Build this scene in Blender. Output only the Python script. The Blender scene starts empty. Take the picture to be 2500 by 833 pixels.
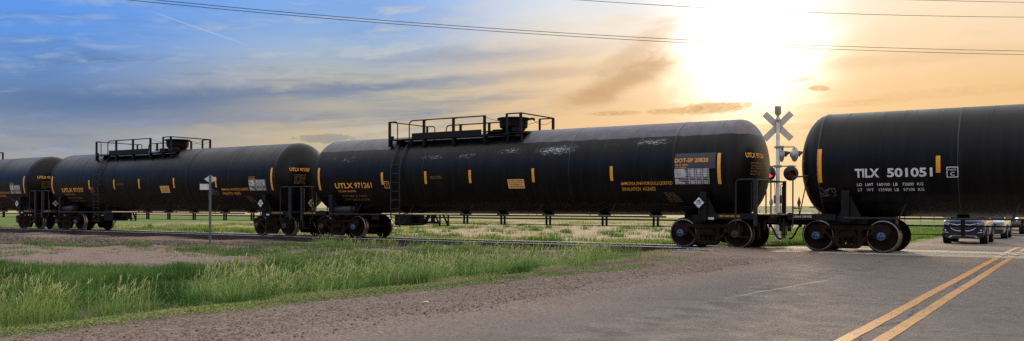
import bpy, bmesh, math, random
import numpy as np
from mathutils import Vector, Matrix
random.seed(7); RNG = np.random.default_rng(11)
R = math.radians
SC = bpy.context.scene
COL = SC.collection

# ------------------------------------------------------------------ node helpers
class E:
    """tiny expression wrapper: arithmetic on sockets makes Math nodes"""
    def __init__(s, nt, v): s.nt = nt; s.v = v
    def _m(s, op, *a):
        n = s.nt.nodes.new('ShaderNodeMath'); n.operation = op
        for i, x in enumerate(a):
            x = x.v if isinstance(x, E) else x
            if isinstance(x, (int, float)): n.inputs[i].default_value = x
            else: s.nt.links.new(x, n.inputs[i])
        return E(s.nt, n.outputs[0])
    def __add__(s, o): return s._m('ADD', s, o)
    __radd__ = __add__
    def __sub__(s, o): return s._m('SUBTRACT', s, o)
    def __rsub__(s, o): return s._m('SUBTRACT', o, s)
    def __mul__(s, o): return s._m('MULTIPLY', s, o)
    __rmul__ = __mul__
    def __truediv__(s, o): return s._m('DIVIDE', s, o)
    def __neg__(s): return s * -1.0
    def exp(s): return s._m('EXPONENT', s)
    def abs(s): return s._m('ABSOLUTE', s)
    def max(s, o): return s._m('MAXIMUM', s, o)
    def min(s, o): return s._m('MINIMUM', s, o)
    def pow(s, o): return s._m('POWER', s, o)
    def clamp(s): return s.max(0.0).min(1.0)
    def smooth(s, a, b, lo=0.0, hi=1.0):
        n = s.nt.nodes.new('ShaderNodeMapRange'); n.interpolation_type = 'SMOOTHSTEP'
        s.nt.links.new(s.v, n.inputs['Value'])
        n.inputs['From Min'].default_value = a; n.inputs['From Max'].default_value = b
        n.inputs['To Min'].default_value = lo; n.inputs['To Max'].default_value = hi
        return E(s.nt, n.outputs['Result'])

class NT:
    def __init__(s, nt): s.nt = nt
    def node(s, t, **kw):
        n = s.nt.nodes.new(t)
        for k, v in kw.items(): setattr(n, k, v)
        return n
    def link(s, a, b): s.nt.links.new(a.v if isinstance(a, E) else a, b)
    def e(s, sock): return E(s.nt, sock)
    def sep(s, vec):
        n = s.node('ShaderNodeSeparateXYZ'); s.link(vec, n.inputs[0]); return [s.e(o) for o in n.outputs]
    def comb(s, x, y, z):
        n = s.node('ShaderNodeCombineXYZ')
        for i, v in enumerate((x, y, z)):
            if isinstance(v, (int, float)): n.inputs[i].default_value = v
            else: s.link(v, n.inputs[i])
        return n.outputs[0]
    def noise(s, vec, scale=1.0, detail=4.0, rough=0.55, dist=0.0):
        n = s.node('ShaderNodeTexNoise'); s.link(vec, n.inputs['Vector'])
        n.inputs['Scale'].default_value = scale; n.inputs['Detail'].default_value = detail
        n.inputs['Roughness'].default_value = rough; n.inputs['Distortion'].default_value = dist
        return s.e(n.outputs['Fac'])
    def cells(s, vec, scale):
        n = s.node('ShaderNodeTexVoronoi'); s.link(vec, n.inputs['Vector']); n.inputs['Scale'].default_value = scale
        q = s.node('ShaderNodeSeparateColor'); s.link(n.outputs['Color'], q.inputs[0])
        return s.e(q.outputs[0]), s.e(n.outputs['Distance'])
    def mix(s, f, a, b):
        n = s.node('ShaderNodeMix', data_type='RGBA')
        for v, i in ((f, 0), (a, 6), (b, 7)):
            if isinstance(v, (int, float)): n.inputs[i].default_value = v
            elif isinstance(v, (tuple, list)): n.inputs[i].default_value = tuple(v[:3]) + (1,)
            else: s.link(v, n.inputs[i])
        return n.outputs[2]
    def mul(s, a, f):
        """colour times scalar"""
        n = s.node('ShaderNodeVectorMath', operation='SCALE')
        if isinstance(a, (tuple, list)): n.inputs[0].default_value = a[:3]
        else: s.link(a, n.inputs[0])
        if isinstance(f, (int, float)): n.inputs['Scale'].default_value = f
        else: s.link(f, n.inputs['Scale'])
        return n.outputs[0]
    def addc(s, a, b):
        n = s.node('ShaderNodeVectorMath', operation='ADD'); s.link(a, n.inputs[0]); s.link(b, n.inputs[1]); return n.outputs[0]
    def ramp(s, f, stops):
        n = s.node('ShaderNodeValToRGB'); s.link(f, n.inputs[0]); cr = n.color_ramp
        while len(cr.elements) < len(stops): cr.elements.new(0.5)
        for el, (p, c) in zip(cr.elements, stops): el.position = p
        for el, (p, c) in zip(cr.elements, stops): el.color = tuple(c[:3]) + (1,)
        return n.outputs[0]

def lin(r, g, b):
    f = lambda c: (c / 255 / 12.92) if c <= 10 else ((c / 255 + 0.055) / 1.055) ** 2.4
    return (f(r), f(g), f(b))

def new_mat(name):
    m = bpy.data.materials.new(name); m.use_nodes = True
    t = NT(m.node_tree); p = m.node_tree.nodes['Principled BSDF']
    return m, t, p

def setp(t, p, base=None, rough=None, metal=None, **kw):
    for key, v in (('Base Color', base), ('Roughness', rough), ('Metallic', metal), *kw.items()):
        if v is None: continue
        s = p.inputs[key.replace('_', ' ')]
        if isinstance(v, (int, float)): s.default_value = v
        elif isinstance(v, (tuple, list)): s.default_value = tuple(v[:3]) + ((1,) if len(s.default_value) == 4 else ())
        else: t.link(v, s)

def bump(t, p, h, strength=0.3, dist=0.01):
    n = t.node('ShaderNodeBump'); n.inputs['Strength'].default_value = strength; n.inputs['Distance'].default_value = dist
    t.link(h, n.inputs['Height']); t.link(n.outputs[0], p.inputs['Normal'])

def objco(t): return t.node('ShaderNodeTexCoord').outputs['Object']
def worldpos(t): return t.node('ShaderNodeNewGeometry').outputs['Position']
def attr(t, n):
    a = t.node('ShaderNodeAttribute'); a.attribute_name = n; return t.e(a.outputs['Fac'])

def plain(name, base, rough=0.5, metal=0.0, var=0.25, scale=6.0, dirt=None, spec=0.5):
    """a paint or metal with uneven tone and roughness"""
    m, t, p = new_mat(name); co = objco(t)
    n = t.noise(co, scale, 5)
    c = t.mix(n.smooth(.3, .7), tuple(x * (1 - var) for x in base), tuple(min(1, x * (1 + var)) for x in base))
    if dirt is not None:
        n2 = t.noise(co, scale * .35, 6, .65)
        c = t.mix(n2.smooth(.48, .72, 0, .75), c, dirt)
    setp(t, p, c, n.smooth(.2, .8, max(.05, rough - .1), min(1, rough + .12)), metal)
    p.inputs['Specular IOR Level'].default_value = spec
    return m

M = {}
def make_materials():
    # black tank paint
    def tank(name, faded):
        m, t, p = new_mat(name); co = objco(t); x, y, z = t.sep(co)
        streak = t.noise(t.comb(x * 5.0, y * 0.5, z * 0.5), 1.0, 5, .6)
        big = t.noise(co, .55, 4)
        c = t.mix(streak.smooth(.35, .75), (.0045, .0045, .0052), (.0105, .0102, .0108))
        c = t.mix(big.smooth(.5, .75, 0, .35), c, (.016, .014, .013))
        run = t.noise(t.comb(x * 9.0, y * .35, z * .35), 1.0, 6, .68); patchy = t.noise(co, .9, 4)
        c = t.mix(run.smooth(.56, .72) * patchy.smooth(.42, .6) * .40, c, (.034, .030, .027))
        low = (z * -1.0 + (big - .5) * .9).smooth(.75, 1.35); c = t.mix(low * run.smooth(.35, .6) * .18, c, (.030, .021, .015))
        rough = big.smooth(.3, .7, .30, .42) + run.smooth(.5, .7, 0, .12)
        if faded:
            a = z - 0.98 + (t.noise(t.comb(x, y, 0.0), 2.2, 5) - .5) * .10
            band = a.smooth(0.0, .02)
            gap = x.smooth(-5.1, -4.9) * x.smooth(.95, 1.25, 1, 0)
            band = band * (1 - gap)
            fine = t.noise(co, 3.0, 6)
            c = t.mix(band, c, t.mix(fine.smooth(.3, .7), (.080, .074, .090), (.120, .110, .122)))
            sc = attr(t, 'scuff')
            fn = t.noise(t.comb(x * 3.5, y * 14.0, z * 14.0), 2.0, 6, .7)
            fn2 = t.noise(co, 34.0, 2)
            s = (sc * 1.0 + (fn - .62) * 2.6 + (fn2 - .5) * 1.1 - .42).clamp().smooth(.05, .75)
            c = t.mix(s * .85, c, (.62, .63, .66))
            rough = rough + band * .05
        setp(t, p, c, rough)
        p.inputs['Specular IOR Level'].default_value = .16
        return m
    M['tank'] = tank('black_tank_paint', False); M['tank_worn'] = tank('black_tank_paint_worn', True)
    M['seam'] = plain('weld_seam_paint', (.007, .007, .008), .5)
    M['seam_pale'] = plain('weld_seam_chalky', (.045, .045, .048), .6)
    M['steel_black'] = plain('black_painted_steel', (.006, .0057, .0056), .55, dirt=(.016, .012, .009), spec=.22)
    M['grey_rail'] = plain('weathered_handrail_steel', (.018, .0175, .018), .5, dirt=(.03, .022, .017), spec=.3)
    M['truck'] = plain('cast_steel_brown_dirt', (.021, .0125, .0095), .85, dirt=(.038, .024, .017), scale=9, spec=.06)
    M['wheel'] = plain('wheel_rust_brown', (.017, .0088, .0068), .8, dirt=(.030, .016, .011), scale=7, spec=.06)
    M['tread'] = plain('worn_wheel_rim_steel', (.24, .225, .21), .34, 1.0, scale=14)
    M['coupler'] = plain('rusty_cast_coupler', (.045, .022, .016), .75, dirt=(.02, .014, .012))
    M['cap_blue'] = plain('blue_bearing_cap', (.045, .11, .22), .6, dirt=(.03, .05, .08), scale=20)
    M['cap_brown'] = plain('dirty_bearing_cap', (.05, .04, .034), .6)
    M['dark'] = plain('dark_void_paint', (.006, .006, .006), .7)
    M['strip'] = plain('yellow_reflective_strip', (.86, .40, .035), .4, var=.08)
    M['strip_orange'] = plain('orange_reflective_strip', (.92, .36, .03), .4, var=.06)
    M['let_orange'] = plain('orange_stencil_paint', (.95, .42, .06), .55, var=.12, scale=12)
    M['let_dim'] = plain('dim_ochre_stencil_paint', (.42, .24, .09), .6, var=.3, scale=12)
    M['let_white'] = plain('white_lettering_film', (.72, .72, .72), .5, var=.1)
    M['panel_white'] = plain('white_data_panel', (.55, .55, .56), .5, var=.2)
    M['panel_gray'] = plain('dark_grey_patch_paint', (.050, .046, .047), .5, var=.12)
    M['chem'] = plain('yellow_emergency_panel', (.85, .48, .17), .5, var=.1)
    M['placard'] = plain('white_placard', (.70, .74, .78), .4, var=.08)
    M['chalk'] = plain('chalk_scribble', (.20, .20, .20), .8)
    M['ties'] = plain('old_timber_tie', (.045, .034, .027), .9, dirt=(.09, .07, .055), scale=8)
    # rail: bright worn head, rusty web
    m, t, p = new_mat('rail_steel'); co = objco(t); x, y, z = t.sep(co); n = t.noise(co, 9, 4)
    head = z.smooth(-.028, -.021)
    setp(t, p, t.mix(head, t.mix(n, (.045, .026, .019), (.085, .052, .038)), (.80, .71, .60)), head * -.38 + .80, head * .95)
    M['rail'] = m
    # galvanised / aluminium
    M['alu'] = plain('weathered_aluminium', (.42, .43, .45), .42, .75, var=.12, scale=10)
    M['galv'] = plain('galvanised_steel', (.30, .32, .33), .5, .6, var=.2, scale=25)
    M['post_steel'] = plain('grey_green_signpost', (.13, .17, .18), .55, .3, scale=12)
    M['sign_back'] = plain('pale_blank_sign_plate', (.56, .57, .58), .55, .0, var=.08, scale=5)
    M['grey_sign'] = plain('grey_sign_back', (.62, .56, .50), .6, .1, var=.1, scale=5)
    M['mast'] = plain('silver_painted_mast', (.46, .43, .40), .5, .15, var=.15, scale=8)
    M['black_plastic'] = plain('matt_black_lamp_housing', (.020, .018, .018), .6)
    M['brown_post'] = plain('brown_stained_post', (.055, .035, .026), .8)
    M['box_grey'] = plain('dark_grey_box', (.10, .10, .10), .6)
    m, t, p = new_mat('red_lens_lit'); setp(t, p, (.8, .02, .02), .3); p.inputs['Emission Color'].default_value = (1, .03, .05, 1); p.inputs['Emission Strength'].default_value = 3.0
    M['red_lit'] = m
    M['red_dark'] = plain('red_lens_unlit', (.34, .02, .02), .15, var=.2)
    M['concrete'] = plain('crossing_concrete', (.38, .35, .30), .8, var=.18, scale=3, dirt=(.24, .20, .16))
    M['footing'] = plain('mast_footing_concrete', (.36, .33, .28), .8, var=.2)
    M['wire'] = plain('dark_cable', (.02, .018, .017), .7)
    M['yellow_stake'] = plain('yellow_marker_plastic', (.80, .46, .03), .5)
    M['fence_wood'] = plain('weathered_fence_post', (.07, .055, .045), .9)
    M['fence_steel'] = plain('pale_steel_post', (.42, .42, .40), .6, .3)
    M['paper'] = plain('white_litter', (.7, .68, .65), .8, var=.05)
    # vehicles
    def carpaint(name, base, metal=.5):
        m, t, p = new_mat(name); n = t.noise(objco(t), 2.5, 4)
        setp(t, p, t.mix(n, base, tuple(x * 1.15 for x in base)), n.smooth(.3, .7, .22, .34), metal)
        p.inputs['Coat Weight'].default_value = .8; p.inputs['Coat Roughness'].default_value = .06
        return m
    M['blue_paint'] = carpaint('dark_blue_car_paint', (.004, .011, .055), .3)
    M['silver_paint'] = carpaint('silver_car_paint', (.42, .44, .47), .6)
    M['grey_paint'] = carpaint('grey_green_car_paint', (.15, .17, .17), .4)
    M['dark_paint'] = carpaint('charcoal_car_paint', (.035, .038, .045), .4)
    M['glass'] = plain('dark_car_glass', (.012, .014, .016), .06, var=.05)
    M['tyre'] = plain('tyre_rubber', (.014, .0135, .013), .85)
    M['alloy'] = plain('alloy_rim', (.40, .40, .41), .35, .8)
    M['chrome'] = plain('bright_chrome', (.72, .73, .75), .16, 1.0, var=.05)
    M['trim'] = plain('black_car_trim', (.014, .014, .015), .55)
    M['skid'] = plain('satin_skid_plate', (.45, .45, .47), .4, .5)
    M['lamp'] = plain('clear_headlamp', (.42, .45, .50), .12, .3, var=.15)
    m, t, p = new_mat('headlamp_lit'); setp(t, p, (.9, .8, .6), .3); p.inputs['Emission Color'].default_value = (1, .83, .55, 1); p.inputs['Emission Strength'].default_value = 4.0
    M['lamp_lit'] = m
    M['amber'] = plain('amber_lens', (.70, .16, .03), .2)
    # vegetation
    def leafy(name, stops, trans=.35):
        m = bpy.data.materials.new(name); m.use_nodes = True; t = NT(m.node_tree); m.node_tree.nodes.clear()
        f = attr(t, 'tint'); c = t.ramp(f, stops)
        d = t.node('ShaderNodeBsdfPrincipled'); t.link(c, d.inputs['Base Color']); d.inputs['Roughness'].default_value = .6
        d.inputs['Specular IOR Level'].default_value = .25
        tr = t.node('ShaderNodeBsdfTranslucent'); t.link(c, tr.inputs[0])
        mx = t.node('ShaderNodeMixShader'); mx.inputs[0].default_value = trans
        t.link(d.outputs[0], mx.inputs[1]); t.link(tr.outputs[0], mx.inputs[2])
        o = t.node('ShaderNodeOutputMaterial'); t.link(mx.outputs[0], o.inputs[0])
        return m
    M['grass'] = leafy('grass_blades', [(0, (.018, .070, .010)), (.35, (.045, .145, .018)), (.6, (.13, .25, .045)), (.8, (.26, .30, .10)), (1, (.46, .36, .20))])
    M['tallgrass'] = leafy('bluish_tall_grass', [(0, (.06, .14, .022)), (.4, (.155, .29, .064)), (.7, (.38, .47, .15)), (.85, (.60, .63, .27)), (1, (.76, .71, .40))])
    M['weed'] = leafy('low_weed_leaves', [(0, (.08, .14, .025)), (.5, (.22, .29, .06)), (.8, (.34, .37, .12)), (1, (.38, .31, .17))], .25)
    M['fargrass'] = leafy('far_side_grass', [(0, (.05, .13, .015)), (.5, (.12, .24, .025)), (.8, (.26, .30, .06)), (1, (.50, .38, .18))], .45)
    # stones
    m, t, p = new_mat('ballast_stone'); f = attr(t, 'tint'); n = t.noise(objco(t), 40, 3)
    c = t.ramp(f, [(0, (.045, .034, .028)), (.35, (.115, .086, .068)), (.6, (.20, .152, .12)), (.72, (.27, .22, .18)), (.74, (.10, .115, .13)), (.9, (.17, .19, .205)), (1, (.36, .37, .38))])
    setp(t, p, t.mix(n.smooth(.3, .7, 0, .4), c, t.mul(c, .6)), .85); M['stone'] = m
    # asphalt, with gravel dust drifting in from the edge
    m, t, p = new_mat('worn_asphalt'); po = worldpos(t); x, y, z = t.sep(po)
    c1, d1 = t.cells(po, 75.0); c2, d2 = t.cells(po, 28.0); big = t.noise(po, .35, 5); mid = t.noise(po, 2.2, 5)
    fine = t.noise(po, 55.0, 3)
    base = t.mix(c1.smooth(0, 1), (.054, .0435, .037), (.198, .162, .138))
    base = t.mix(c2.smooth(.92, .98, 0, .6), base, (.26, .23, .21))
    base = t.mix(c2.smooth(.0, .10, .55, 0), base, (.030, .026, .025))
    base = t.mix(big.smooth(.35, .7, 0, .45), base, (.155, .132, .119))
    base = t.mix(mid.smooth(.60, .78, 0, .25), base, (.062, .053, .049))
    for lx in (-5.0, -3.3, -.75, .95):
        q = (((x - lx) / .36).pow(2.0) * -1.0).exp() * big.smooth(.3, .6, .35, 1); base = t.mix(q * .18, base, (.068, .059, .054))
    drip = (((x - .1) / .5).pow(2.0) * -1.0).exp() + (((x + 4.15) / .45).pow(2.0) * -1.0).exp(); base = t.mix(drip * mid.smooth(.42, .62) * .4, base, (.034, .030, .029))
    lane = t.noise(t.comb(x * 1.3, y * .05, 0.0), 1.0, 4)
    base = t.mix(lane.smooth(.45, .7, 0, .35), base, (.13, .112, .104))
    edge = (x * -1.0 + (mid - .5) * 1.6 + (big - .5) * 2.2 + (fine - .5) * .7 - 5.3).max(x + (mid - .5) * 1.4 + (fine - .5) * .7 - 2.2)
    sc, sd = t.cells(po, 38.0)
    grav = t.mix(sc, (.094, .068, .053), (.268, .200, .158))
    base = t.mix(edge.smooth(-.9, 1.1), base, grav)
    # one pale scrape and cracks that run across near the rails
    wob = t.noise(t.comb(0.0, y * .35, 3.0), 1.0, 3) - .5
    sx = x + 4.05 - (y - 14.3) * .07 + wob * .35
    scr = (sx.abs()).smooth(.0, .045, 1, 0) * y.smooth(11.3, 13) * y.smooth(15.6, 16.4, 1, 0) * fine.smooth(.25, .5)
    base = t.mix(scr * .6, base, (.46, .38, .27))
    cw = t.noise(t.comb(x * .8, 0.0, 0.0), 1.0, 5) - .5
    for yy, amp in ((24.55, .25), (22.6, .6), (31.5, .5)):
        cr = (y - yy + cw * amp).abs().smooth(.005, .03, 1, 0) * mid.smooth(.3, .5, .35, 1)
        base = t.mix(cr * .85, base, (.02, .018, .017))
    cl = (x + .9 + (t.noise(t.comb(0.0, y * .5, 1.0), 1.0, 5) - .5) * 1.0 + 1.0).abs().smooth(.004, .03, 1, 0) * mid.smooth(.4, .55)
    base = t.mix(cl * .8, base, (.022, .019, .018))
    for k_, (x0, y0, ang, wd, am) in enumerate(((-3.0, 12.0, .35, .022, .9), (-1.2, 16.5, -.2, .02, .9), (-4.6, 19.5, .5, .016, .8), (.3, 10.0, .1, .024, .9))):
        u = (x - x0) * math.cos(ang) + (y - y0) * math.sin(ang); v = (y - y0) * math.cos(ang) - (x - x0) * math.sin(ang)
        wv = t.noise(t.comb(u * .6, float(k_), 0.0), 1.0, 6, .62) - .5
        base = t.mix((v + wv * 1.6).abs().smooth(wd * .5, wd * 1.3, 1, 0) * u.abs().smooth(1.6, 3.2, 1, 0) * fine.smooth(.3, .5) * am * .7, base, (.020, .018, .018))
    setp(t, p, base, mid.smooth(.3, .7, .76, .92)); p.inputs['Specular IOR Level'].default_value = .3
    bump(t, p, c1 * .6 + d2, .55, .012); M['asphalt'] = m
    # painted lines, worn through by aggregate
    def line_paint(name, col, wear=.5):
        m, t, p = new_mat(name); po = worldpos(t); a, d = t.cells(po, 60.0); n = t.noise(po, 3.0, 6, .65); n2 = t.noise(po, 24.0, 4)
        w = (n - .5) * 1.9 + (n2 - .5) * 1.9 + (a - .5) * .9 + .16
        c = t.mix(w.smooth(.28, .62, 0, .75 * wear * 1.6), t.mix(n2, tuple(q * .8 for q in col), col), (.10, .085, .078))
        setp(t, p, c, .6); bump(t, p, a, .35, .008); return m
    M['line_yellow'] = line_paint('worn_yellow_line', (.54, .255, .05), .75); M['line_white'] = line_paint('worn_white_line', (.74, .70, .62), .3)
    # ground
    m, t, p = new_mat('prairie_ground'); po = worldpos(t); x, y, z = t.sep(po)
    n1 = t.noise(po, .45, 5); n2 = t.noise(po, 1.7, 6, .62); n3 = t.noise(po, 12.0, 4); nf = t.noise(po, .035, 5, .6)
    g1, gd = t.cells(po, 32.0); g2, gd2 = t.cells(po, 11.0)
    w = (n1 - .5) * 2.0 + (n2 - .5) * 1.1
    soil = t.mix(n2.smooth(.3, .7), (.075, .055, .040), (.17, .125, .085))
    soil = t.mix(n3.smooth(.55, .75, 0, .7), soil, (.27, .205, .13))
    gravel = t.mix(g1, (.088, .063, .049), (.270, .200, .156)); gravel = t.mix(g2.smooth(.93, .99, 0, .5), gravel, (.32, .26, .21)); gravel = t.mix(n3.smooth(.5, .7, 0, .4), gravel, (.19, .14, .105))
    gravel = t.mix(n2.smooth(.5, .75, 0, .45), gravel, (.10, .070, .052))
    path = t.mix(g1, (.15, .103, .080), (.31, .235, .185)); path = t.mix(n2.smooth(.52, .7, 0, .6), path, (.115, .082, .062)); rut = t.noise(t.comb(x * .12, y * 2.2, 5.0), 1.0, 5, .6); path = t.mix(rut.smooth(.52, .66, 0, .65), path, (.105, .08, .064)); path = t.mix(n3.smooth(.58, .72, 0, .5), path, (.30, .25, .20))
    c = t.mix((x + w * .35).smooth(-9.3, -8.7), soil, gravel)
    yp = y - x * -.42 - 7.0
    inpath = (y + w * .7 - (x + 24.0).max(0.0) * .75 + (n3 - .5) * .8).smooth(12.9, 13.4) * (x + w).smooth(-20.5, -18.0, 1, 0) * y.smooth(22.0, 23.0, 1, 0)
    c = t.mix(inpath, c, path)
    nearb = (y + w * .4).smooth(20.5, 22.5) * (y.smooth(30.5, 31.5, 1, 0)); c = t.mix(nearb, c, path)
    # beyond the line
    dirt = t.mix(n2.smooth(.3, .7), (.25, .185, .115), (.42, .325, .21))
    tyre = (t.noise(t.comb(x * .16, y * .9, 0.0), 1.0, 4, .6, 1.2)).smooth(.55, .63, 0, .8) * y.smooth(31, 33) * y.smooth(46, 52, 1, 0)
    dirt = t.mix(tyre, dirt, (.10, .075, .055))
    green = t.mix(n1.smooth(.3, .7), (.060, .115, .020), (.135, .185, .040)); green = t.mix(n3.smooth(.5, .75, 0, .5), green, (.26, .23, .09))
    gm = (x + w * 3.2 + (y - 34.0) * .12).smooth(-17.5, -14.0)
    gm = gm.max(((nf - .5) * 2.2 + (n1 - .5) * 1.6 + (x * -1.0 - 60.0) * .03).smooth(.35, .9))
    gm = gm.max(((n1 - .5) * 2.0 + (nf - .5) * 2 + (y - 85.0) * .03).smooth(.3, .8))
    beyond = t.mix(gm, dirt, green)
    c = t.mix(y.smooth(30.3, 31.3), c, beyond)
    tan = t.mix(nf.smooth(.35, .65), (.36, .28, .14), (.44, .33, .17))
    far = t.mix((y + (nf - .5) * 220.0 + (n1 - .5) * 30.0).smooth(120.0, 190.0), c, tan)
    grn = t.mix(nf.smooth(.3, .7), (.10, .125, .055), (.16, .165, .075))
    far = t.mix((y + (nf - .5) * 60.0).smooth(420.0, 470.0), far, grn)
    setp(t, p, far, .95); p.inputs['Specular IOR Level'].default_value = .15
    bump(t, p, g1 * .5 + n3 + gd2, .5, .03); M['ground'] = m
    M['ballast_bed'] = plain('ballast_bed_grit', (.15, .118, .096), .95, var=.45, scale=30, dirt=(.075, .058, .047))

make_materials()

# ------------------------------------------------------------------ mesh helpers
class MB:
    def __init__(s): s.v = []; s.f = []; s.sm = []; s.mi = []
    def add(s, vs, fs, smooth=False, mi=0):
        o = len(s.v); s.v += [tuple(v) for v in vs]
        for f in fs: s.f.append(tuple(i + o for i in f)); s.sm.append(smooth); s.mi.append(mi)
    def box(s, c, d, rot=None, mi=0, bev=0.0):
        h = Vector(d) / 2; vs = []
        if bev <= 0:
            for sx in (-1, 1):
                for sy in (-1, 1):
                    for sz in (-1, 1): vs.append(Vector((sx * h.x, sy * h.y, sz * h.z)))
            fs = [(0, 1, 3, 2), (4, 6, 7, 5), (0, 4, 5, 1), (2, 3, 7, 6), (0, 2, 6, 4), (1, 5, 7, 3)]
        else:
            bm = bmesh.new(); bmesh.ops.create_cube(bm, size=1)
            for v in bm.verts: v.co = Vector((v.co.x * d[0], v.co.y * d[1], v.co.z * d[2]))
            bmesh.ops.bevel(bm, geom=bm.edges[:], offset=min(bev, min(d) * .45), segments=2, affect='EDGES', profile=.5)
            bm.verts.ensure_lookup_table(); vs = [v.co.copy() for v in bm.verts]; fs = [tuple(v.index for v in f.verts) for f in bm.faces]; bm.free()
        if rot is not None: vs = [rot @ v for v in vs]
        s.add([v + Vector(c) for v in vs], fs, False, mi); return s
    def bar(s, a, b, w, h=None, mi=0):
        """rectangular bar from a to b"""
        a, b = Vector(a), Vector(b); d = b - a; q = d.to_track_quat('X', 'Z').to_matrix()
        return s.box((a + b) / 2, (d.length, w, h or w), q, mi)
    def tube(s, pts, r, n=8, mi=0, cap=True, radii=None):
        pts = [Vector(p) for p in pts]; k = len(pts); rings = []
        up = None
        for i, p in enumerate(pts):
            d = (pts[min(i + 1, k - 1)] - pts[max(i - 1, 0)]).normalized()
            if up is None: up = d.orthogonal().normalized()
            up = (up - d * up.dot(d)).normalized(); sd = d.cross(up)
            rr = radii[i] if radii else r
            rings.append([p + (up * math.cos(2 * math.pi * j / n) + sd * math.sin(2 * math.pi * j / n)) * rr for j in range(n)])
        vs = [v for q in rings for v in q]
        fs = [(i * n + j, i * n + (j + 1) % n, (i + 1) * n + (j + 1) % n, (i + 1) * n + j) for i in range(k - 1) for j in range(n)]
        s.add(vs, fs, True, mi)
        if cap: s.add(rings[0], [tuple(range(n))[::-1]], False, mi); s.add(rings[-1], [tuple(range(n))], False, mi)
        return s
    def cyl(s, a, b, r, n=16, mi=0, r2=None): return s.tube([a, b], r, n, mi, True, [r, r if r2 is None else r2])
    def lathe(s, prof, origin, axis, n=32, mi=0, smooth=True, mis=None):
        """prof: (radius, along-axis); axis a unit vector"""
        ax = Vector(axis).normalized(); u = ax.orthogonal().normalized(); w = ax.cross(u); o = Vector(origin)
        vs = [o + ax * h + (u * math.cos(2 * math.pi * j / n) + w * math.sin(2 * math.pi * j / n)) * max(r, 1e-4) for r, h in prof for j in range(n)]
        for i in range(len(prof) - 1):
            pass
        base = len(s.v); s.v += [tuple(v) for v in vs]
        for i in range(len(prof) - 1):
            for j in range(n):
                s.f.append((base + i * n + j, base + i * n + (j + 1) % n, base + (i + 1) * n + (j + 1) % n, base + (i + 1) * n + j))
                s.sm.append(smooth); s.mi.append(mis[i] if mis else mi)
        return s
    def sph(s, c, r, n=12, sc=(1, 1, 1), mi=0):
        prof = [(math.sin(math.pi * i / n) * r, -math.cos(math.pi * i / n) * r) for i in range(n + 1)]
        k = len(s.v); s.lathe(prof, (0, 0, 0), (0, 0, 1), n * 2, mi)
        s.v[k:] = [(c[0] + v[0] * sc[0], c[1] + v[1] * sc[1], c[2] + v[2] * sc[2]) for v in s.v[k:]]
        return s
    def prism(s, poly, a, b, axis='y', mi=0):
        """poly of 2D points extruded along axis from a to b; axis y: (x,z), axis x: (y,z), axis z: (x,y)"""
        f = {'y': lambda p, t: (p[0], t, p[1]), 'x': lambda p, t: (t, p[0], p[1]), 'z': lambda p, t: (p[0], p[1], t)}[axis]
        n = len(poly); vs = [f(p, a) for p in poly] + [f(p, b) for p in poly]
        s.add(vs, [tuple(range(n)), tuple(range(n, 2 * n))[::-1]] + [(i, (i + 1) % n, (i + 1) % n + n, i + n) for i in range(n)], False, mi); return s
    def mesh(s, name):
        me = bpy.data.meshes.new(name); me.from_pydata(s.v, [], s.f)
        me.polygons.foreach_set('use_smooth', s.sm); me.polygons.foreach_set('material_index', s.mi)
        bm = bmesh.new(); bm.from_mesh(me); bmesh.ops.recalc_face_normals(bm, faces=bm.faces[:]); bm.to_mesh(me); bm.free()
        return me

def put(name, me, mats=None, parent=None, loc=(0, 0, 0), rot=None):
    if isinstance(me, MB): me = me.mesh(name)
    if mats is not None and len(me.materials) == 0:
        for m in (mats if isinstance(mats, (list, tuple)) else [mats]): me.materials.append(M[m])
    o = bpy.data.objects.new(name, me); COL.objects.link(o); o.location = loc
    if rot is not None: o.rotation_euler = rot
    if parent is not None: o.parent = parent
    return o

def empty(name, loc=(0, 0, 0), rz=0.0):
    o = bpy.data.objects.new(name, None); COL.objects.link(o); o.location = loc; o.rotation_euler = (0, 0, rz); o.empty_display_size = .3; return o

def tag(o, label, cat, group=None, kind=None):
    o['label'] = label
    if cat: o['category'] = cat
    if group: o['group'] = group
    if kind: o['kind'] = kind
    return o

def kids(o): return list(o.children)
def arrays_mesh(name, verts, quads=None, tris=None, tint=None, smooth=False):
    me = bpy.data.meshes.new(name); verts = np.asarray(verts, np.float32).reshape(-1, 3)
    q = np.zeros((0, 4), np.int32) if quads is None else np.asarray(quads, np.int32); t = np.zeros((0, 3), np.int32) if tris is None else np.asarray(tris, np.int32)
    me.vertices.add(len(verts)); me.vertices.foreach_set('co', verts.ravel())
    loops = np.concatenate([q.ravel(), t.ravel()]); me.loops.add(len(loops)); me.loops.foreach_set('vertex_index', loops)
    tot = np.concatenate([np.full(len(q), 4), np.full(len(t), 3)]).astype(np.int32); st = np.concatenate([[0], np.cumsum(tot)[:-1]]).astype(np.int32)
    me.polygons.add(len(tot)); me.polygons.foreach_set('loop_start', st)
    if smooth: me.polygons.foreach_set('use_smooth', np.ones(len(tot), bool))
    me.update(calc_edges=True); me.validate()
    if tint is not None:
        a = me.attributes.new('tint', 'FLOAT', 'POINT'); a.data.foreach_set('value', np.asarray(tint, np.float32).ravel())
    return me

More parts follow.
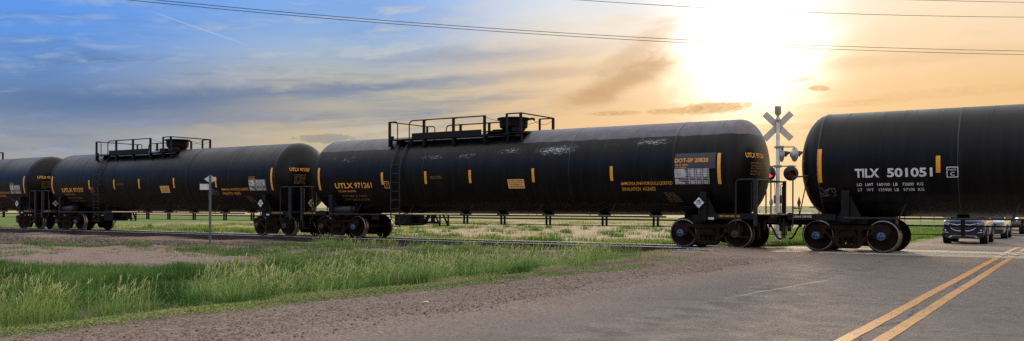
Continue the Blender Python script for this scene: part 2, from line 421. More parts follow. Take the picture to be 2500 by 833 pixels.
# text and holed outlines go through a curve object once, then live on as plain meshes
_tc = {}
def curve_mesh(cu):
    ob = bpy.data.objects.new('tmp', cu); COL.objects.link(ob); dg = bpy.context.evaluated_depsgraph_get(); dg.update()
    me = bpy.data.meshes.new_from_object(ob.evaluated_get(dg)); bpy.data.objects.remove(ob); bpy.data.curves.remove(cu); return me
def text_geo(s, bold=.0):
    if (s, bold) in _tc: return _tc[(s, bold)]
    cu = bpy.data.curves.new('tmp', 'FONT'); cu.body = s; cu.size = 1; cu.offset = bold; cu.resolution_u = 3; cu.space_word = 1.15; cu.fill_mode = 'FRONT'
    me = curve_mesh(cu); v = np.array([p.co[:2] for p in me.vertices]); f = [tuple(p.vertices) for p in me.polygons]
    v -= v.min(0); _tc[(s, bold)] = (v, f); bpy.data.meshes.remove(me); return v, f
def flat_text(s, w, h, bold=.0, cut=None):
    v, f = text_geo(s, bold); mx = v.max(0); bm = bmesh.new()
    vs = [bm.verts.new((p[0] / mx[0] * w, p[1] / mx[1] * h, 0)) for p in v]
    for q in f:
        try: bm.faces.new([vs[i] for i in q])
        except ValueError: pass
    if cut:
        k = 1
        while k * cut < h:
            bmesh.ops.bisect_plane(bm, geom=bm.verts[:] + bm.edges[:] + bm.faces[:], plane_co=(0, k * cut, 0), plane_no=(0, 1, 0)); k += 1
    bm.verts.ensure_lookup_table()
    for i, q in enumerate(bm.verts): q.index = i
    out = ([q.co.copy() for q in bm.verts], [tuple(q.index for q in p.verts) for p in bm.faces]); bm.free(); return out

# ------------------------------------------------------------------ camera
cam = bpy.data.cameras.new('camera'); camo = bpy.data.objects.new('camera', cam); COL.objects.link(camo)
CAM = Vector((0, 0, 1.2411)); YAW = 0.5823; FPX = 2167.4
cam.sensor_width = 36; cam.lens = FPX / 2500 * 36; cam.shift_y = (507.5 - 416.5) / 2500; cam.clip_end = 20000; cam.clip_start = .05
camo.matrix_world = Matrix.Translation(CAM) @ Matrix.Rotation(YAW, 4, 'Z') @ Matrix.Rotation(R(90), 4, 'X') @ Matrix.Rotation(.0021, 4, 'Z')
SC.camera = camo

# ------------------------------------------------------------------ terrain
YC = 27.454                                     # track centre line
ROAD_L, ROAD_R = -6.6, 2.9
def smst(x, a, b):
    t = np.clip((x - a) / (b - a), 0, 1); return t * t * (3 - 2 * t)
def road_z(Y): return -.36 * smst(Y, 30.5, 45)
def ground_z(X, Y):
    X = np.asarray(X, float); Y = np.asarray(Y, float)
    wob = .05 * np.sin(X * .9 + Y * .37) * np.sin(Y * .71 - X * .23) + .03 * np.sin(X * 2.3 + 1) * np.sin(Y * 1.9)
    d = np.maximum(ROAD_L - X, X - ROAD_R)
    rz = road_z(Y)
    near = -.05 * smst(d, 0, 2.4) - .31 * smst(d, 2.6, 5.4) + wob * smst(d, 3, 6)
    # shallow ditch beside the shoulder, and the level of the old gravel track
    near -= .10 * smst(d, 5, 7.5) * smst(17 - Y, 0, 5)
    ap = smst(d, 5.5, 1.5) if False else (1 - smst(d, 1.2, 5.0))
    rise = .16 * smst(Y, 20.5, 23.2) * (1 - smst(Y, 31.8, 34.5)) * smst(d, .5, 4)
    nearside = near + rise * 1.0
    far = -.30 * smst(d, .3, 5) + wob * smst(d, 1, 5)
    g = np.where(Y < YC, nearside, 0)
    k = smst(Y, YC - 1, YC + 3)
    f2 = rz * (1 - .3 * smst(d, .8, 6)) + far * (1 - .35 * smst(Y, 36, 46)) + .12 * (1 - smst(Y, 31.8, 34.5)) * smst(d, .5, 4)
    g = nearside * (1 - k) + f2 * k
    az = np.degrees(np.arctan2(X, np.maximum(Y, 1)))
    hill = smst(az, -34, -22)
    rng = np.hypot(X, Y)
    g = g + (5.2 * smst(rng, 380, 1000) + 1.0 * np.sin(X * .006 + 1) * smst(rng, 500, 1200)) * hill - .6 * smst(rng, 120, 320) * 1.0
    g = g - .03 * (1 - smst(d, -.25, .1))
    return g

def axis(dense_a, dense_b, step, lim_a, lim_b):
    v = list(np.arange(dense_a, dense_b, step)); s = step; x = dense_b
    while x < lim_b: v.append(x); s *= 1.16; x += s
    v.append(lim_b); s = step; x = dense_a
    while x > lim_a: s *= 1.16; x -= s; v.insert(0, max(x, lim_a))
    return np.unique(np.array(v))
gx_ = axis(-48, 9, .3, -7000, 5000); gy_ = axis(-3, 56, .3, -700, 8000)
GX, GY = np.meshgrid(gx_, gy_); GZ = ground_z(GX, GY)
nx, ny = len(gx_), len(gy_)
idx = np.arange(nx * ny).reshape(ny, nx)
quads = np.stack([idx[:-1, :-1], idx[:-1, 1:], idx[1:, 1:], idx[1:, :-1]], -1).reshape(-1, 4)
gm_ = arrays_mesh('ground', np.stack([GX, GY, GZ], -1), quads, smooth=True); gm_.materials.append(M['ground'])
tag(put('ground', gm_), 'prairie ground with gravel shoulder, ditch, dirt lot and distant fields', None, kind='structure')

def sheet(name, xs, ys, zf, mat, label, wob=None):
    X, Y = np.meshgrid(xs, ys); Z = zf(X, Y); k = np.arange(len(xs) * len(ys)).reshape(len(ys), len(xs))
    if wob: X = X + wob(X, Y)
    q = np.stack([k[:-1, :-1], k[:-1, 1:], k[1:, 1:], k[1:, :-1]], -1).reshape(-1, 4)
    me = arrays_mesh(name, np.stack([X, Y, Z], -1), q, smooth=True); me.materials.append(M[mat])
    return tag(put(name, me), label, None, kind='structure')
edge_w = lambda X, Y: np.where(X < ROAD_L + .1, .22 * np.sin(Y * .8) + .12 * np.sin(Y * 2.3 + 1), 0.0)
sheet('road', np.linspace(ROAD_L, ROAD_R, 20), np.arange(-40, 25.52, .5).tolist() + [25.52], lambda X, Y: X * 0 + .0, 'asphalt', 'worn asphalt road on the near side of the level crossing', edge_w)
sheet('road_beyond', np.linspace(ROAD_L - .5, ROAD_R, 20), [29.4] + np.geomspace(30, 1500, 90).tolist(), lambda X, Y: road_z(Y) + .0 - .6 * smst(np.hypot(X, Y), 120, 320) + 0 * X, 'asphalt', 'asphalt road running away beyond the level crossing')
def stripe(name, x0, x1, y0, y1, mat, label, n=60):
    ys = np.linspace(y0, y1, n)
    X, Y = np.meshgrid([x0, x1], ys); Z = road_z(Y) + .005 + X * 0
    X = X + .075 - .0070 * (Y - 4.2) + .005 * np.sin(Y * .9 + x0) + .003 * np.sin(Y * 4.7)
    k = np.arange(2 * n).reshape(n, 2); q = np.stack([k[:-1, 0], k[:-1, 1], k[1:, 1], k[1:, 0]], -1)
    me = arrays_mesh(name, np.stack([X, Y, Z], -1), q); me.materials.append(M[mat]); return tag(put(name, me), label, None, kind='structure')
stripe('road_marking', -2.09, -1.955, -10, 25.5, 'line_yellow', 'solid yellow centre line, the one on the oncoming lane side, near the camera', 140)
stripe('road_marking', -1.80, -1.665, -10, 25.5, 'line_yellow', 'solid yellow centre line, the one on the near lane side, near the camera', 140)
stripe('road_marking', -2.09, -1.955, 29.42, 300, 'line_yellow', 'solid yellow centre line beyond the rails, oncoming lane side', 200)
stripe('road_marking', -1.80, -1.665, 29.42, 300, 'line_yellow', 'solid yellow centre line beyond the rails, near lane side', 200)

# ------------------------------------------------------------------ track
track = tag(empty('railway_track', (0, YC, 0)), 'single railway track under the tank cars, steel rails on timber ties', 'railway track')
prof = [(-.036, -.022), (-.033, -.012), (-.020, -.003), (0, .0), (.020, -.003), (.033, -.012), (.036, -.022), (.035, -.035), (.009, -.05), (.009, -.155), (.07, -.168), (.07, -.18), (-.07, -.18), (-.07, -.168), (-.009, -.155), (-.009, -.05), (-.035, -.035)]
rail_me = MB().prism(prof, -160, 70, 'x').mesh('rail')
for s in (-1, 1): put('rail', rail_me, 'rail', track, (0, s * .755, 0))
tie_me = MB().box((0, 0, -.275), (.23, 2.6, .18), bev=.012).mesh('tie')
xx = -9.1; k = 0
while k < 92:
    o = put('tie', tie_me, 'ties', track, (xx + random.uniform(-.03, .03), random.uniform(-.05, .05), random.uniform(-.008, .006)), (0, 0, random.uniform(-.02, .02))); xx -= .535; k += 1

# ballast bed
def toe(X):
    X = np.asarray(X, float)
    return np.clip(23.7 + np.minimum(X + 26, 0) * .28, 20.0, 24) + .25 * np.sin(X * .5) + .15 * np.sin(X * 1.3)
bx = np.concatenate([np.arange(-130, -48, 1.5), np.arange(-48, -8.6, .25)])
T = np.linspace(0, 1, 26)
near_y = toe(bx) - .5
Yb = near_y[:, None] + (31.6 - near_y)[:, None] * T[None, :]
Xb = np.repeat(bx[:, None], 26, 1)
dn = (Yb - near_y[:, None]) / (YC - 1.45 - near_y)[:, None]
df = np.clip((31.6 - Yb) / (31.6 - YC - 1.45), 0, 1)
prof_b = np.minimum(smst(dn, 0, 1), smst(df, 0, 1))
zb_ = ground_z(Xb, Yb) * (1 - prof_b) + (-.262) * prof_b - .05 * (1 - smst(prof_b, 0, .12)) + .012 * np.sin(Xb * 5.1 + Yb * 3) + .01 * np.sin(Xb * 2.3 - Yb * 7)
k = np.arange(Xb.size).reshape(Xb.shape)
bq = np.stack([k[:-1, :-1], k[1:, :-1], k[1:, 1:], k[:-1, 1:]], -1).reshape(-1, 4)
bme = arrays_mesh('ballast_bed', np.stack([Xb, Yb, zb_], -1), bq, smooth=True); bme.materials.append(M['ballast_bed'])
tag(put('ballast_bed', bme), 'low gravel ballast bank carrying the railway track', None, kind='structure')
def ballast_z(X, Y):
    ny_ = toe(X) - .5; dn = (Y - ny_) / (YC - 1.45 - ny_); df = np.clip((31.6 - Y) / (31.6 - YC - 1.45), 0, 1)
    pb = np.minimum(smst(dn, 0, 1), smst(df, 0, 1)); return ground_z(X, Y) * (1 - pb) - .262 * pb

# level crossing: concrete panels beside and between the rails
cross = tag(empty('level_crossing', (0, YC, 0)), 'pale concrete panels of the level crossing set between the rails across the road', 'level crossing', kind='structure')
for (ya, yb) in ((-1.86, -.80), (-.66, .0), (.004, .66), (.80, 1.90)):
    x = -8.4
    while x < 4.5:
        put('crossing_panel', MB().box((x + 1.2, (ya + yb) / 2, -.105), (2.385, yb - ya - .012, .2), bev=.012), 'concrete', cross, (0, 0, random.uniform(-.004, .003))); x += 2.4
for (xa, ya, yb) in ((-2.19, -1.8, -.84), (-2.19, -.6, .6), (-2.19, .86, 1.84)):
    put('crossing_paint', MB().box((xa + .07, (ya + yb) / 2, .004), (.15, yb - ya, .004)), 'line_white', cross)
    put('crossing_paint', MB().box((xa + .36, (ya + yb) / 2, .004), (.15, (yb - ya) * .6, .004)), 'line_white', cross)

# ------------------------------------------------------------------ stones
def icosa():
    p = (1 + 5 ** .5) / 2
    v = np.array([(-1, p, 0), (1, p, 0), (-1, -p, 0), (1, -p, 0), (0, -1, p), (0, 1, p), (0, -1, -p), (0, 1, -p), (p, 0, -1), (p, 0, 1), (-p, 0, -1), (-p, 0, 1)], float); v /= np.linalg.norm(v[0])
    f = np.array([(0, 11, 5), (0, 5, 1), (0, 1, 7), (0, 7, 10), (0, 10, 11), (1, 5, 9), (5, 11, 4), (11, 10, 2), (10, 7, 6), (7, 1, 8), (3, 9, 4), (3, 4, 2), (3, 2, 6), (3, 6, 8), (3, 8, 9), (4, 9, 5), (2, 4, 11), (6, 2, 10), (8, 6, 7), (9, 8, 1)])
    return v, f
def stones(name, P, size, tint, label, cat):
    n = len(P); v, f = icosa()
    sc = size[:, None] * RNG.uniform(.55, 1.15, (n, 3)) * np.array([1, 1, .8])
    q = RNG.normal(size=(n, 4)); q /= np.linalg.norm(q, axis=1)[:, None]; w, x, y, z = q.T
    Rm = np.stack([1 - 2 * (y * y + z * z), 2 * (x * y - z * w), 2 * (x * z + y * w), 2 * (x * y + z * w), 1 - 2 * (x * x + z * z), 2 * (y * z - x * w), 2 * (x * z - y * w), 2 * (y * z + x * w), 1 - 2 * (x * x + y * y)], -1).reshape(n, 3, 3)
    jit = 1 + RNG.uniform(-.22, .22, (n, 12, 1))
    V = np.einsum('nij,nkj->nki', Rm, v[None] * jit * sc[:, None, :]) + P[:, None, :]
    F = (f[None] + (np.arange(n) * 12)[:, None, None]).reshape(-1, 3)
    me = arrays_mesh(name, V, None, F, np.repeat(tint, 12)); me.materials.append(M['stone'])
    return tag(put(name, me), label, cat, kind='stuff')
n = 44000
X = -9.0 - 46 * RNG.random(n) ** .95; tY = toe(X); Y = tY - .5 + (YC - 1.05 - tY + .5) * RNG.random(n)
keep = (X > -54); X, Y = X[keep], Y[keep]; sz = RNG.uniform(.018, .042, len(X)) * (1 + np.clip(-X - 20, 0, 30) / 45)
grey = np.clip((X + 15.5) / 3, 0, 1) > RNG.random(len(X))
tint = np.where(grey, RNG.uniform(.75, 1, len(X)), RNG.uniform(0, .70, len(X)))
stones('ballast_gravel', np.stack([X, Y, ballast_z(X, Y) + sz * .3], -1), sz, tint, 'loose brown and blue-grey ballast stones along the near rail', 'gravel')
n = 16000
X = RNG.uniform(-9.4, -6.2, n); Y = 3 + 19 * RNG.random(n) ** 1.4; sz = RNG.uniform(.004, .010, n) * np.where(RNG.random(n) < .03, 2.2, 1)
stones('shoulder_gravel', np.stack([X, Y, np.maximum(ground_z(X, Y), np.where(X > ROAD_L, 0, -9)) + sz * .2], -1), sz, RNG.uniform(.1, .72, n), 'small reddish stones scattered over the road shoulder', 'gravel')

# ------------------------------------------------------------------ grass
def blades(P, h, w, lean, tint, levels=(0, .38, .74, 1.0), tip=None, az=None):
    n = len(P); az = RNG.uniform(0, 2 * np.pi, n) if az is None else az
    d = np.stack([np.cos(az), np.sin(az), np.zeros(n)], -1); pa = az + np.pi / 2 + RNG.uniform(-1, 1, n)
    s = np.stack([np.cos(pa), np.sin(pa), np.zeros(n)], -1)
    V = np.zeros((n, 7, 3)); Tn = np.zeros((n, 7))
    for i, t in enumerate(levels):
        c = P + d * (lean * h * t ** 1.8)[:, None]; c[:, 2] += h * t * (1 - .28 * lean * t)
        ww = w * (1 - t) ** .55
        if i < 3: V[:, 2 * i] = c - s * ww[:, None] / 2; V[:, 2 * i + 1] = c + s * ww[:, None] / 2; Tn[:, 2 * i:2 * i + 2] = (tint + .12 * (t - .4))[:, None]
        else: V[:, 6] = c; Tn[:, 6] = tint + .1
    b = (np.arange(n) * 7)[:, None]
    Q = np.concatenate([b + np.array([0, 1, 3, 2]), b + np.array([2, 3, 5, 4])]); Tt = b + np.array([4, 5, 6])
    return V.reshape(-1, 3), Q, Tt, np.clip(Tn, 0, 1).ravel()
def spikes(P, h, lean, az, L, r, tint):
    """seed heads: a slim four-sided spindle on the tip of each stalk"""
    n = len(P); d = np.stack([np.cos(az), np.sin(az), np.zeros(n)], -1)
    out = np.zeros((n, 10, 3)); lv = [(0, .0), (.25, 1), (.7, .7), (1.0, .0)]
    def pt(t):
        c = P + d * (lean * h * t ** 1.8)[:, None]; c[:, 2] += h * t * (1 - .28 * lean * t); return c
    rings = []
    t0 = 1 - L / h
    V = np.zeros((n, 10, 3)); V[:, 0] = pt(t0); V[:, 9] = pt(1.0 + .02 * 0 + t0 * 0)
    for k, (f, rr) in enumerate(((.3, 1.0), (.72, .75))):
        c = pt(t0 + (1 - t0) * f)
        for j in range(4):
            a = j * np.pi / 2 + az
            V[:, 1 + k * 4 + j] = c + np.stack([np.cos(a), np.sin(a), np.zeros(n)], -1) * (r * rr)[:, None]
    b = (np.arange(n) * 10)[:, None]
    Tt = [b + np.array([0, 1 + j, 1 + (j + 1) % 4]) for j in range(4)] + [b + np.array([9, 5 + (j + 1) % 4, 5 + j]) for j in range(4)]
    Q = [b + np.array([1 + j, 5 + j, 5 + (j + 1) % 4, 1 + (j + 1) % 4]) for j in range(4)]
    return V.reshape(-1, 3), np.concatenate(Q), np.concatenate(Tt), np.repeat(tint, 10)
def merge(name, parts, mat, label, cat):
    vs, qs, ts, tn = [], [], [], []; o = 0
    for V, Q, Tt, c in parts:
        vs.append(V); qs.append(Q + o); ts.append(Tt + o); tn.append(c); o += len(V)
    me = arrays_mesh(name, np.concatenate(vs), np.concatenate(qs), np.concatenate(ts), np.concatenate(tn)); me.materials.append(M[mat])
    return tag(put(name, me), label, cat, kind='stuff')
def nz(X, Y, s, seed=0):
    """cheap smooth value noise in [0,1]"""
    r = np.random.default_rng(seed).random((64, 64)); x = X * s; y = Y * s; xi = np.floor(x).astype(int); yi = np.floor(y).astype(int); fx = x - xi; fy = y - yi
    fx = fx * fx * (3 - 2 * fx); fy = fy * fy * (3 - 2 * fy); g = lambda a, b: r[a % 64, b % 64]
    return (g(xi, yi) * (1 - fx) + g(xi + 1, yi) * fx) * (1 - fy) + (g(xi, yi + 1) * (1 - fx) + g(xi + 1, yi + 1) * fx) * fy
def gedge(Y): return .28 * np.sin(np.asarray(Y) * 2.1) + .18 * np.sin(np.asarray(Y) * 5.3 + 1) + np.interp(Y, [3, 5.5, 8, 10, 13, 16, 20, 24], [-12.1, -12.0, -11.9, -11.4, -11.0, -10.4, -10.1, -10.4])
def P3(X, Y, dz=0.0): return np.stack([X, Y, ground_z(X, Y) + dz], -1)

# mid-height green grass of the ditch
def in_view(X, Y, m=2.5): a = np.degrees(np.arctan2(X, Y)); return (a > -63.6 - m) & (Y > 0)
N = 330000
X = RNG.uniform(-40, -9.5, N); Y = RNG.uniform(4.5, 17.6, N)
top = np.interp(X, [-40, -26, -21.5, -18.5, -15, -12, -9], [12.9, 13.0, 15.2, 17.5, 18.5, 19, 18])
e = gedge(Y); dens = (nz(X, Y, .55, 1) * .6 + nz(X, Y, 1.6, 2) * .4)
keep = in_view(X, Y) & (X < e + .25) & (Y < top + (dens - .5) * 1.6) & (RNG.random(N) < np.clip((dens - .27) * 3.2, .03, 1))
X, Y, dens = X[keep], Y[keep], dens[keep]; n = len(X)
h = (.06 + .26 * dens ** 1.4 + .10 * (nz(X, Y, 2.2, 77) > .68)) * RNG.uniform(.6, 1.35, n); ti = np.clip(.06 + .50 * nz(X, Y, .8, 5) + RNG.normal(0, .10, n), 0, .68)
dry = RNG.random(n) < .06 + .22 * np.clip(nz(X, Y, 1.1, 9) - .55, 0, 1); ti[dry] = RNG.uniform(.8, 1, dry.sum())
merge('ditch_grass', [blades(P3(X, Y, -.01), h, RNG.uniform(.006, .011, n), RNG.uniform(.1, .75, n), ti)], 'grass', 'thick bright green grass filling the roadside ditch', 'grass')

# grass strip between the old gravel track and the ballast
N = 120000
X = RNG.uniform(-45, -11, N); Y = RNG.uniform(16, 25.5, N); tt = toe(X)
c1 = nz(X, Y, .4, 21); c2 = nz(X, Y, 1.3, 22)
patch = ((X > -28) & (Y > 17.8 + np.clip(-X - 24, 0, 9) * .6) & (Y < tt - .3 + (c1 - .5) * 1.6)) | ((X < -31) & (np.abs(Y - (tt - 1.0)) < .55 * c1 + .1))
keep = in_view(X, Y) & patch & (RNG.random(N) < np.clip((c1 * .5 + c2 * .5 - .33) * 3.5, 0.0, 1)); X, Y = X[keep], Y[keep]; n = len(X)
h = (.08 + .18 * nz(X, Y, .7, 23)) * RNG.uniform(.6, 1.3, n); ti = np.clip(.22 + .4 * nz(X, Y, .9, 25) + RNG.normal(0, .1, n), 0, .7); dry = RNG.random(n) < .12; ti[dry] = RNG.uniform(.78, 1, dry.sum())
merge('trackside_grass', [blades(P3(X, Y, -.01), h, RNG.uniform(.009, .015, n), RNG.uniform(.1, .6, n), ti)], 'grass', 'strip of green grass between the gravel track and the ballast', 'grass')

N = 60000
X = RNG.uniform(-40, -18, N); Y = RNG.uniform(12.5, 22, N); c1 = nz(X, Y, .5, 71); c2 = nz(X, Y, 2.4, 72)
keep = in_view(X, Y) & (RNG.random(N) < np.clip((c1 * .45 + c2 * .55 - .63) * 6, 0, .8)); X, Y = X[keep], Y[keep]; n = len(X)
ti = np.clip(.3 + RNG.normal(0, .15, n), 0, .7); dry = RNG.random(n) < .35; ti[dry] = RNG.uniform(.75, 1, dry.sum())
merge('path_weeds', [blades(P3(X, Y, -.01), RNG.uniform(.04, .15, n), RNG.uniform(.008, .014, n), RNG.uniform(.2, .9, n), ti)], 'grass', 'sparse green and dry weeds breaking through the old gravel track', 'weeds')

# tall seeded grass on the edge of the ditch
cent = []
def tufts(n, y0, y1, x0, x1, hs):
    for _ in range(n):
        y = random.uniform(y0, y1); cent.append((gedge(y) + random.uniform(x0, x1) + (.35 if random.random() < .15 else 0), y, hs * random.uniform(.6, 1.18)))
tufts(46, 4.6, 7.5, -2.4, -.3, .66)
for (cx, cy, hs) in ((-12.55, 8.15, .52), (-12.35, 8.35, .5), (-12.75, 8.05, .42), (-13.3, 10.3, .62), (-13.5, 10.45, .60), (-14.2, 9.4, .5)): cent.append((cx, cy, hs))
tufts(60, 9.6, 11.8, -1.9, .0, .56); tufts(75, 11.5, 14.5, -2.4, -.1, .60); tufts(75, 14.5, 18.0, -2.8, -.1, .56); tufts(60, 17.5, 21.5, -3.0, -.1, .50)
tufts(12, 20.0, 23.0, -4.2, -1.4, .42)
tufts(20, 15, 20, -6.5, -3, .40)
for _ in range(34): cent.append((random.uniform(-25.5, -17.5), random.uniform(24.2, 25.6), random.uniform(.26, .42)))
for _ in range(16): cent.append((random.uniform(-18.5, -12.5), random.uniform(24.0, 25.4), random.uniform(.3, .46)))
BP, BH, BW, BL, BT, BA = [], [], [], [], [], []; SP, SH, SL, SA, ST = [], [], [], [], []
for (cx, cy, hs) in cent:
    sp = .16 + .1 * random.random(); hue = random.uniform(-.14, .14)
    nb = 70; a = RNG.uniform(0, 2 * np.pi, nb); rr = sp * np.sqrt(RNG.random(nb)) * 1.25
    BP.append(np.stack([cx + rr * np.cos(a), cy + rr * np.sin(a)], -1)); BH.append(hs * RNG.uniform(.30, .72, nb)); BW.append(RNG.uniform(.004, .009, nb)); BL.append(RNG.uniform(.1, .8, nb)); BA.append(a + RNG.normal(0, .7, nb))
    BT.append(np.clip(.34 + hue + RNG.normal(.08, .16, nb), 0, .8))
    ns = random.randint(14, 26) if cy < 8.6 else random.randint(5, 17); a = RNG.uniform(0, 2 * np.pi, ns); rr = sp * np.sqrt(RNG.random(ns))
    SP.append(np.stack([cx + rr * np.cos(a), cy + rr * np.sin(a)], -1)); SH.append(hs * RNG.uniform(.82, 1.30, ns)); SL.append(np.abs(RNG.normal(.24, .20, ns))); SA.append(RNG.normal(.3, 1.0, ns)); ST.append(np.clip(.66 + hue + RNG.normal(0, .1, ns), .4, .95))
BP, BH, BW, BL, BT, BA = [np.concatenate(q) for q in (BP, BH, BW, BL, BT, BA)]; SP, SH, SL, SA, ST = [np.concatenate(q) for q in (SP, SH, SL, SA, ST)]
def pz(P): X, Y = P[:, 0], P[:, 1]; return np.stack([X, Y, np.maximum(ground_z(X, Y), np.where(Y > toe(X) - .4, ballast_z(X, Y), -9)) - .01], -1)
zz = pz(SP)
merge('tall_seeded_grass', [blades(pz(BP), BH * 1.12, BW * 1.35, BL, BT, az=BA), blades(zz, SH, np.full(len(SH), .0105), SL, np.clip(ST * .92, 0, .70), az=SA),
      spikes(zz, SH, SL, SA, RNG.uniform(.11, .20, len(SH)), RNG.uniform(.006, .0095, len(SH)), np.clip(ST + .10, 0, 1))], 'tallgrass', 'tall pale seed-headed grass growing along the ditch edge', 'grass')

# dry thatch along the grass edge
N = 30000
Y = 4.5 + 19 * RNG.random(N) ** 1.1; X = gedge(Y) + RNG.normal(.25, .38, N)
dn_ = nz(X, Y, .9, 31); keep = RNG.random(N) < np.clip((dn_ - .3) * 2, .02, .9); X, Y = X[keep], Y[keep]; n = len(X)
merge('dry_grass', [blades(P3(X, Y, -.005), RNG.uniform(.04, .15, n), RNG.uniform(.004, .008, n), RNG.uniform(.5, 1.6, n), RNG.uniform(.74, 1, n))], 'grass', 'dry straw-coloured grass between the weeds and the green grass', 'grass')
# mat of low weeds on the shoulder edge
N = 70000
Y = 3.4 + 19.5 * RNG.random(N) ** 1.35
xo = np.interp(Y, [3, 6, 10, 14, 18, 23], [-8.9, -8.9, -8.75, -8.35, -8.15, -8.6]) + .5 * (nz(Y * 0, Y, .9, 41) - .5); xi = np.interp(Y, [3, 6, 8, 10, 13, 16, 20, 23], [-11.1, -11.0, -10.7, -10.3, -9.75, -9.3, -8.9, -9.0])
u = RNG.beta(1.4, 1.4, N); X = xi + (xo - xi) * u
dd = nz(X, Y, 1.2, 42) * .55 + nz(X, Y, 3.3, 43) * .45; keep = RNG.random(N) < np.clip((dd - .3) * 3.4, .02, 1) * np.clip((19.5 - Y) / 5, .10, 1); X, Y, dd = X[keep], Y[keep], dd[keep]; n = len(X)
sz = RNG.uniform(.014, .036, n); Pw = P3(X, Y); Pw[:, 2] += RNG.random(n) * (.012 + .05 * np.clip(dd - .4, 0, 1))
a1 = RNG.normal(size=(n, 3)); a1[:, 2] *= .45; a1 /= np.linalg.norm(a1, axis=1)[:, None]; nn = RNG.normal(size=(n, 3)) * .5 + np.array([0, 0, 1.0]); b1 = np.cross(nn, a1); b1 /= np.linalg.norm(b1, axis=1)[:, None]
V = np.stack([Pw, Pw + a1 * (sz * .5)[:, None] + b1 * (sz * .35)[:, None], Pw + a1 * sz[:, None], Pw + a1 * (sz * .5)[:, None] - b1 * (sz * .35)[:, None]], 1)
wt = np.clip(.42 + .5 * (nz(X, Y, .7, 45) - .5) + RNG.normal(0, .16, n), 0, 1)
wme = arrays_mesh('low_weeds', V, np.arange(4 * n).reshape(-1, 4), None, np.repeat(wt, 4)); wme.materials.append(M['weed'])
tag(put('low_weeds', wme), 'mat of low yellow-green weeds along the edge of the shoulder', 'weeds', kind='stuff')

# grass on the far side of the track
N = 420000
X = RNG.uniform(-75, -5.5, N); Y = 30.9 + 62 * RNG.random(N) ** 1.6
d = np.hypot(X, Y); c1 = nz(X, Y, .12, 51); c2 = nz(X, Y, .45, 52); c3 = nz(X, Y, 1.3, 53)
gz_ = np.clip((X + 17.0 + (c2 - .5) * 7 + (Y - 34) * .1) / 4, 0, 1)
sparse = np.clip((c1 * .35 + c2 * .35 + c3 * .30 - .635) * 9, 0, 1) * .8 + np.clip((-X - 42) / 10, 0, 1) * np.clip((c1 * .5 + c2 * .5 - .42) * 6, 0, 1) * .7
pr = np.maximum(gz_, sparse); roadclear = X < (ROAD_L - 1.1 + .5 * (c2 - .5))
keep = roadclear & (RNG.random(N) < pr) & in_view(X, Y); X, Y, gz_, c1, c2 = X[keep], Y[keep], gz_[keep], c1[keep], c2[keep]; n = len(X)
h = RNG.uniform(.08, .26, n) * (.55 + .5 * gz_) * (1 + .3 * (c2 > .6)); ti = np.clip(.25 + .4 * c2 + RNG.normal(0, .13, n) + .1 * (1 - gz_), 0, .8); dry = RNG.random(n) < np.where(gz_ > .6, .10, .30); ti[dry] = RNG.uniform(.78, 1, dry.sum())
bx_, by_ = [], []
for _ in range(330):
    yy = 33 + 40 * random.random() ** 1.4; xx = random.uniform(-70, -9)
    if xx > -16 and random.random() < .6: continue
    k_ = random.randint(40, 90); sp_ = random.uniform(.12, .38); bx_.append(RNG.normal(xx, sp_ * 1.5, k_)); by_.append(RNG.normal(yy, sp_, k_))
bx_, by_ = np.concatenate(bx_), np.concatenate(by_); q_ = bx_ < ROAD_L - 1.4; bx_, by_ = bx_[q_], by_[q_]; nb_ = len(bx_)
bush = blades(P3(bx_, by_, -.01), RNG.uniform(.14, .40, nb_), RNG.uniform(.02, .04, nb_), RNG.uniform(.1, .7, nb_), np.clip(RNG.normal(.12, .12, nb_) + .3 * (nz(bx_, by_, .3, 61) - .3), 0, .8))
merge('meadow_grass', [bush, blades(P3(X, Y, -.01), h, RNG.uniform(.014, .03, n) * (1 + Y / 70), RNG.uniform(.1, .8, n), ti)], 'fargrass', 'backlit yellow-green grass and scattered tufts beyond the railway', 'grass')

